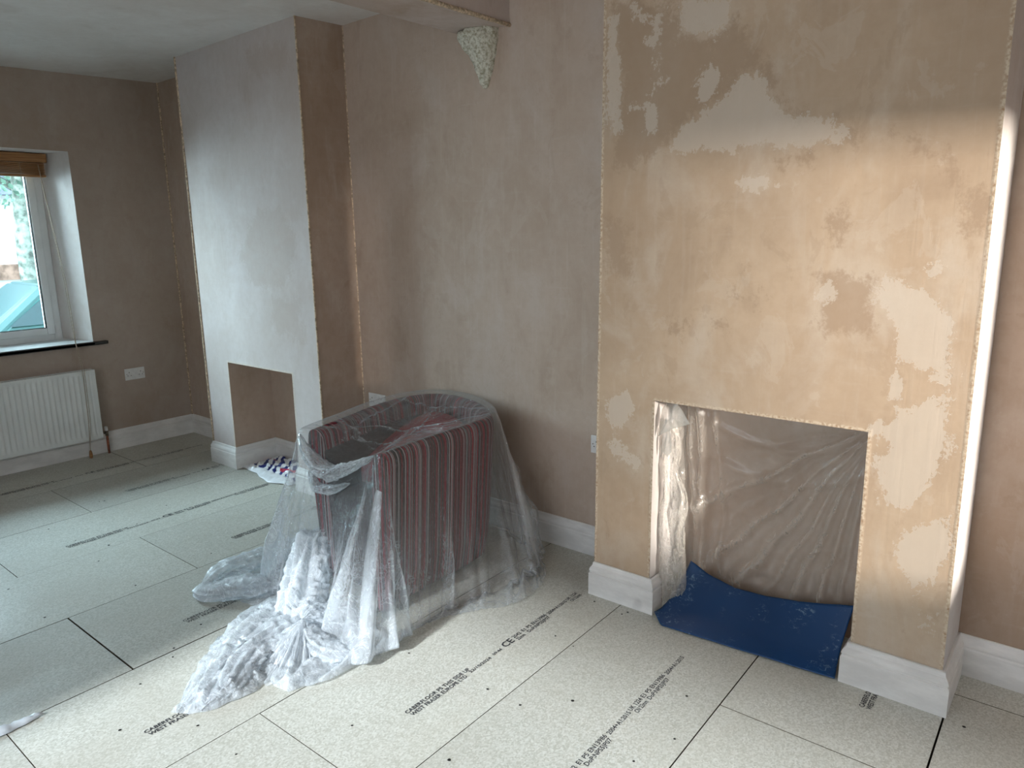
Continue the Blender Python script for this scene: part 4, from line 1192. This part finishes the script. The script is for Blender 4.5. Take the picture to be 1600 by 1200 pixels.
# ------------------------------------------------------------------ fireplace: film and blue sheet
def fire_film():
    V = []; F = []; milk = []; nx, nz = 150, 170
    def prof(u, w):
        x = FA + .004 + (FB - FA - .010) * u
        z = .035 + (FH - .040) * w
        y = .135 + .05 * math.sin(math.pi * u) * math.sin(math.pi * w) + .05 * (1 - w)
        # diagonal gathers from the top right corner
        dx, dz = (FB - x), (FH - z); r = math.hypot(dx, dz); th = math.atan2(dz, dx)
        f = 0
        for t0, wd, st in ((.62, .030, 1.0), (.74, .05, -.6), (.86, .026, .9), (1.00, .035, 1.0), (1.12, .02, .7), (1.22, .028, 1.0), (1.34, .022, .8), (1.44, .02, .6), (.40, .06, -.5)):
            f += st * math.exp(-((th - t0 - .05 * noise.noise((r * 5, t0, 0))) / wd) ** 2)
        y -= f * .022 * min(1, r * 2.2)
        # upright gathers by the left jamb
        for x0, wd, st in ((.04, .018, 1), (.085, .014, .8), (.13, .016, 1), (.20, .012, .5)):
            xx = (x - FA) - x0 - .03 * noise.noise((z * 3.2, x0 * 30, 3)) - .02 * (1 - w)
            e = math.exp(-(xx / wd) ** 2); y -= e * st * .030; f += e * .8
        # swags hanging from the lintel
        for k, (dip, cx_) in enumerate(((.16, .45), (.30, .42))):
            zc = FH - dip + .5 * (x - FA - cx_) ** 2 * 2.0
            y -= .012 * math.exp(-((z - zc) / .018) ** 2) * (1 if u > .3 else u / .3)
        q = Vector((x * 9, 1, z * 9)); cr = noise.fractal(q, 1, 2, 4)
        y += cr * .004
        left = max(0, 1 - (x - FA) / .14)
        return Vector((x, min(y, .27), z)), min(.42, .03 + .17 * max(0, f) + .16 * left)
    for j in range(nz + 1):
        for i in range(nx + 1):
            p, mk = prof(i / nx, j / nz); V.append(tuple(p)); milk.append(mk)
    m = nx + 1
    for j in range(nz):
        for i in range(nx): a = j * m + i; F.append((a, a+1, a+m+1, a+m))
    root = empty('fireplace_film', ((FA + FB) / 2, .135, .035), label='creased clear plastic film taped across the near fireplace opening', cat='plastic film')
    o = mesh('film_sheet', V, F, M['film_fire'], root, smooth=True); add_attr(o.data, 'milk', np.array(milk))
    # gathered edge bunched along the left jamb
    V = []; F = []; milk = []; n, m = 110, 26
    for j in range(n + 1):
        w = j / n; z = .02 + .80 * w
        c = FA + np.interp(w, [0, .2, .45, .6, .75, .9, 1], [.055, .060, .050, .062, .040, .045, .030])
        wd = np.interp(w, [0, .1, .3, .5, .62, .7, .85, 1], [.045, .060, .055, .060, .050, .034, .036, .020])
        for i in range(m + 1):
            a = math.pi * i / m
            q = Vector((i * .55, z * 16, 2)); k = noise.fractal(q, 1, 2, 4)
            V.append((c - wd * math.cos(a) + .006 * k, .085 - .035 * math.sin(a) - .020 * abs(noise.noise(q * .8)) + .05 * (1 - w) * 0, z)); milk.append(.26 + .15 * abs(k))
    for j in range(n):
        for i in range(m): a = j * (m + 1) + i; F.append((a, a+1, a+m+2, a+m+1))
    o = mesh('gathered_edge', V, F, M['film_fire'], root, smooth=True); add_attr(o.data, 'milk', np.array(milk))
    # tape holding the top left corner
    T = [(.300, .030, .893), (.352, .020, .896), (.372, .024, .872), (.402, .030, .822), (.330, .014, .793), (.277, .010, .757), (.268, .030, .77), (.272, .050, .86)]
    c = Vector((.325, .000, .835)); V = [c] + [Vector(t) for t in T]
    o = mesh('tape', [tuple(v) for v in V], [(0, i + 1, (i + 1) % len(T) + 1) for i in range(len(T))], M['tape'], root, smooth=True)
    md = o.modifiers.new('s', 'SUBSURF'); md.levels = 2; md.render_levels = 2; md.subdivision_type = 'SIMPLE'
    add_attr(o.data, 'milk', np.zeros(9))
    T = [(.288, .032, .79), (.320, .030, .79), (.330, .03, .70), (.313, .026, .675), (.292, .03, .69), (.280, .03, .66)]
    c = Vector((.305, .018, .73)); V = [c] + [Vector(t) for t in T]
    o = mesh('tape', [tuple(v) for v in V], [(0, i + 1, (i + 1) % len(T) + 1) for i in range(len(T))], M['tape'], root, smooth=True)
    add_attr(o.data, 'milk', np.zeros(7))
M['tape'] = film_mat('clear_tape', 0.45, .2, (.50, .50, .46), wr=.4)
fire_film()

def blue_sheet():
    V = []; F = []; nx, nt = 70, 36
    for j in range(nt + 1):
        t = j / nt
        for i in range(nx + 1):
            u = i / nx
            xf = .302 + (1.008 - .302) * u; xb = .372 + (1.012 - .372) * u
            yf = np.interp(u, [0, .08, .25, .5, .75, 1], [-.030, -.078, -.070, -.058, -.045, -.030])
            zb = np.interp(u, [0, .12, .3, .5, .7, .85, 1], [.197, .160, .133, .138, .158, .178, .203])
            yb = .150
            e = t ** 1.0
            z = zb * (t ** 1.7) + .006 * math.sin(t * math.pi)
            x = xf + (xb - xf) * e - .012 * math.sin(math.pi * t) * (1 if u > .5 else -.5) * abs(u - .5) * 2
            y = yf + (yb - yf) * (t ** .9)
            if u < .08: z += (.08 - u) / .08 * .018 * (1 - t)
            z += .0022 * noise.noise((u * 5, t * 4, 2))
            V.append((x, y, z + .006))
    m = nx + 1
    for j in range(nt):
        for i in range(nx): a = j * m + i; F.append((a, a+1, a+m+1, a+m))
    mt = N('blue_sheet_plastic'); v = mt.obj()
    n1 = mt.noise(v, 1.5, 2, .5); n2 = mt.noise(mt.mapping(v, (1, 1, 2)), 55, 6, .75, .6); n3 = mt.noise(v, 9, 3, .5)
    c = mt.mix(mt.ramp(n1, .35, .65), (.0025, .032, .105), (.004, .046, .150))
    c = mt.mix(mt.math('MULTIPLY', mt.ramp(n2, .53, .66), mt.ramp(n3, .48, .64, 0, .6)), c, (.22, .33, .42))
    mat = mt.pbr(c, .38, mt.bump(n3, .06, .01), .4)
    o = mesh('protection_sheet', V, F, mat, smooth=True,
             label='stiff dark blue protection sheet curled up in the mouth of the near fireplace', cat='sheet')
    md = o.modifiers.new('thick', 'SOLIDIFY'); md.thickness = .003; md.offset = 1
blue_sheet()

# ------------------------------------------------------------------ outdoors, seen through the window
def outdoors():
    G().box((-30, -20, -.35), (XW - .53, 20, -.30)).build('ground', simple('pale_paving', (.42, .42, .40), .8, .2, var=.1, scale=3), kind='structure', label='pale paved ground outside the window')
    G().box((XR + .32, -20, -.35), (30, 20, -.30)).build('ground.001', simple('pale_paving_yard', (.42, .40, .36), .8, .2, var=.1, scale=3), kind='structure', label='paved yard beyond the right wall')
    # house over the road
    root = empty('house', (-16, 6, -.3), label='pale rendered house across the road seen through the window', cat='house')
    hw = simple('white_render', (.72, .72, .72), .8, .2, var=.04, scale=2)
    G().box((-20, -1, -.3), (-16, 16, 2.5)).build('wall', hw, root)
    G().prism([(-15.6, 2.42), (-20.4, 2.42), (-18, 4.4)], 'y', -1.3, 16.3).build('roof', simple('slate_roof', (.16, .17, .22), .7, .3, var=.2, scale=6), root)
    fr = simple('house_window_glass', (.10, .16, .20), .1, .6)
    for yy in (4.2, 7.4, 10.6, 13.4):
        for zz in (.9,):
            w = G().box((-16.02, yy, zz), (-15.97, yy + 1.3, zz + 1.2)).build('window', fr, root)
            g = G(); g.box((-16, yy + .62, zz), (-15.93, yy + .68, zz + 1.2)); g.box((-16, yy, zz + .75), (-15.93, yy + 1.3, zz + .8)); g.box((-16, yy - .05, zz - .08), (-15.9, yy + 1.35, zz))
            g.build('glazing_bar', M['upvc'], w)
    # brick garden wall
    gw_ = G().box((-12.2, -2, -.3), (-12.0, 18, .92)).build('garden_wall', hw, label='low white garden wall with brick top in front of the house across the road', cat='wall')
    G().box((-12.24, -2, .92), (-11.96, 18, 1.16)).build('brick_coping', simple('brick_wall', (.45, .28, .22), .9, .2, var=.25, scale=9), gw_)
    # tree by the window
    root = empty('tree', (-10.2, 1.33, -.3), label='tree with a mottled trunk just outside the window', cat='tree')
    pts = [(-10.2, 1.33, -.3), (-10.19, 1.31, .6), (-10.21, 1.30, 1.4), (-10.18, 1.34, 2.2), (-10.2, 1.36, 3.2), (-10.3, 1.3, 4.4)]
    G().tube(pts, [.18, .14, .125, .12, .11, .06], 14).build('trunk', simple('pale_bark', (.30, .34, .30), .9, .2, var=.35, scale=9, bump=.5), root, smooth=True)
    rnd = random.Random(8); g = G()
    for k in range(26):
        z = rnd.uniform(2.0, 4.2); a = rnd.uniform(0, 6.28); l = rnd.uniform(.6, 1.5)
        p = Vector((-10.2, 1.34, z)); q = p + Vector((math.cos(a) * l, math.sin(a) * l, rnd.uniform(.1, .7)))
        g.tube([p, p.lerp(q, .5) + Vector((0, 0, .08)), q], [.03, .018, .006], 5)
    g.build('branches', simple('bark_twigs', (.25, .27, .24), .9, .2, var=.3), root, smooth=True)
    V = []; F = []
    for k in range(2600):
        a = rnd.uniform(0, 6.28); r = rnd.random() ** .5 * 1.7; c = Vector((-10.2 + math.cos(a) * r * .7, 1.34 + math.sin(a) * r * .7, rnd.uniform(2.0, 5.2)))
        u = Vector((rnd.uniform(-1, 1), rnd.uniform(-1, 1), rnd.uniform(-1, 1))).normalized() * .05; w = u.orthogonal().normalized() * .03
        n = len(V); V += [tuple(c - u), tuple(c + w), tuple(c + u), tuple(c - w)]; F.append((n, n+1, n+2, n+3))
    mesh('foliage', V, F, simple('pale_green_leaves', (.20, .34, .26), .6, .3, var=.3, scale=4), root, kind='stuff')
    # parked car
    root = empty('car', (-8.4, 1.3, -.3), label='dark green car parked outside the window', cat='car')
    cm = simple('dark_green_paint', (.03, .10, .095), .2, .6, var=.05, scale=2)
    y0 = -1.1
    prof = [(0, .25), (.05, .62), (.35, .80), (1.05, .90), (1.65, 1.36), (2.75, 1.40), (3.55, 1.02), (4.15, .95), (4.25, .60), (4.2, .25)]
    X0, X1 = -9.0, -7.3
    g = G(); bm = bmesh.new(); rows = []
    for fx, ins in ((0, .10), (.08, .02), (.2, 0), (.8, 0), (.92, .02), (1, .10)):
        row = []
        for (yy, zz) in prof:
            up = max(0, zz - .92) * .45
            x = X0 + (X1 - X0) * fx; x += (up if fx < .5 else -up) * (1 if abs(fx - .5) > .35 else .3)
            row.append(bm.verts.new((x, y0 + yy, -.3 + zz - ins * .6)))
        rows.append(row)
    for r, s in zip(rows, rows[1:]):
        for i in range(len(prof)): k = (i + 1) % len(prof); bm.faces.new((r[i], r[k], s[k], s[i]))
    bm.faces.new(rows[0]); bm.faces.new(rows[-1][::-1]); bmesh.ops.recalc_face_normals(bm, faces=bm.faces[:])
    bmesh.ops.bevel(bm, geom=[e for e in bm.edges if e.calc_face_angle(0) > .5], offset=.03, segments=2, affect='EDGES')
    g.addbm(bm); g.build('body', cm, root, smooth=False)
    gm = simple('car_glass', (.02, .05, .055), .05, .7)
    sx = X1 - .02
    for a, b, c, d in (((1.20, .95), (1.70, 1.30), (2.15, 1.32), (2.15, .95)), ((2.22, .95), (2.22, 1.32), (2.72, 1.34), (3.30, .98))):
        V = [(sx - max(0, p[1] - .92) * .45 + .012, y0 + p[0], -.3 + p[1]) for p in (a, b, c, d)]
        V += [(v[0] - .02, v[1], v[2]) for v in V]
        mesh('side_window', V, [(0, 1, 2, 3), (7, 6, 5, 4), (0, 4, 5, 1), (1, 5, 6, 2), (2, 6, 7, 3), (3, 7, 4, 0)], gm, root)
    for yy in (.85, 3.4):
        for xx in (X0 + .02, X1 - .22):
            o = G().tube([(xx, y0 + yy, .02), (xx + .2, y0 + yy, .02)], .32, 24).build('wheel', M['black'], root, smooth=False)
            G().tube([(xx - .005, y0 + yy, .02), (xx + .205, y0 + yy, .02)], .20, 16).build('wheel_trim', M['brass'], o)
outdoors()
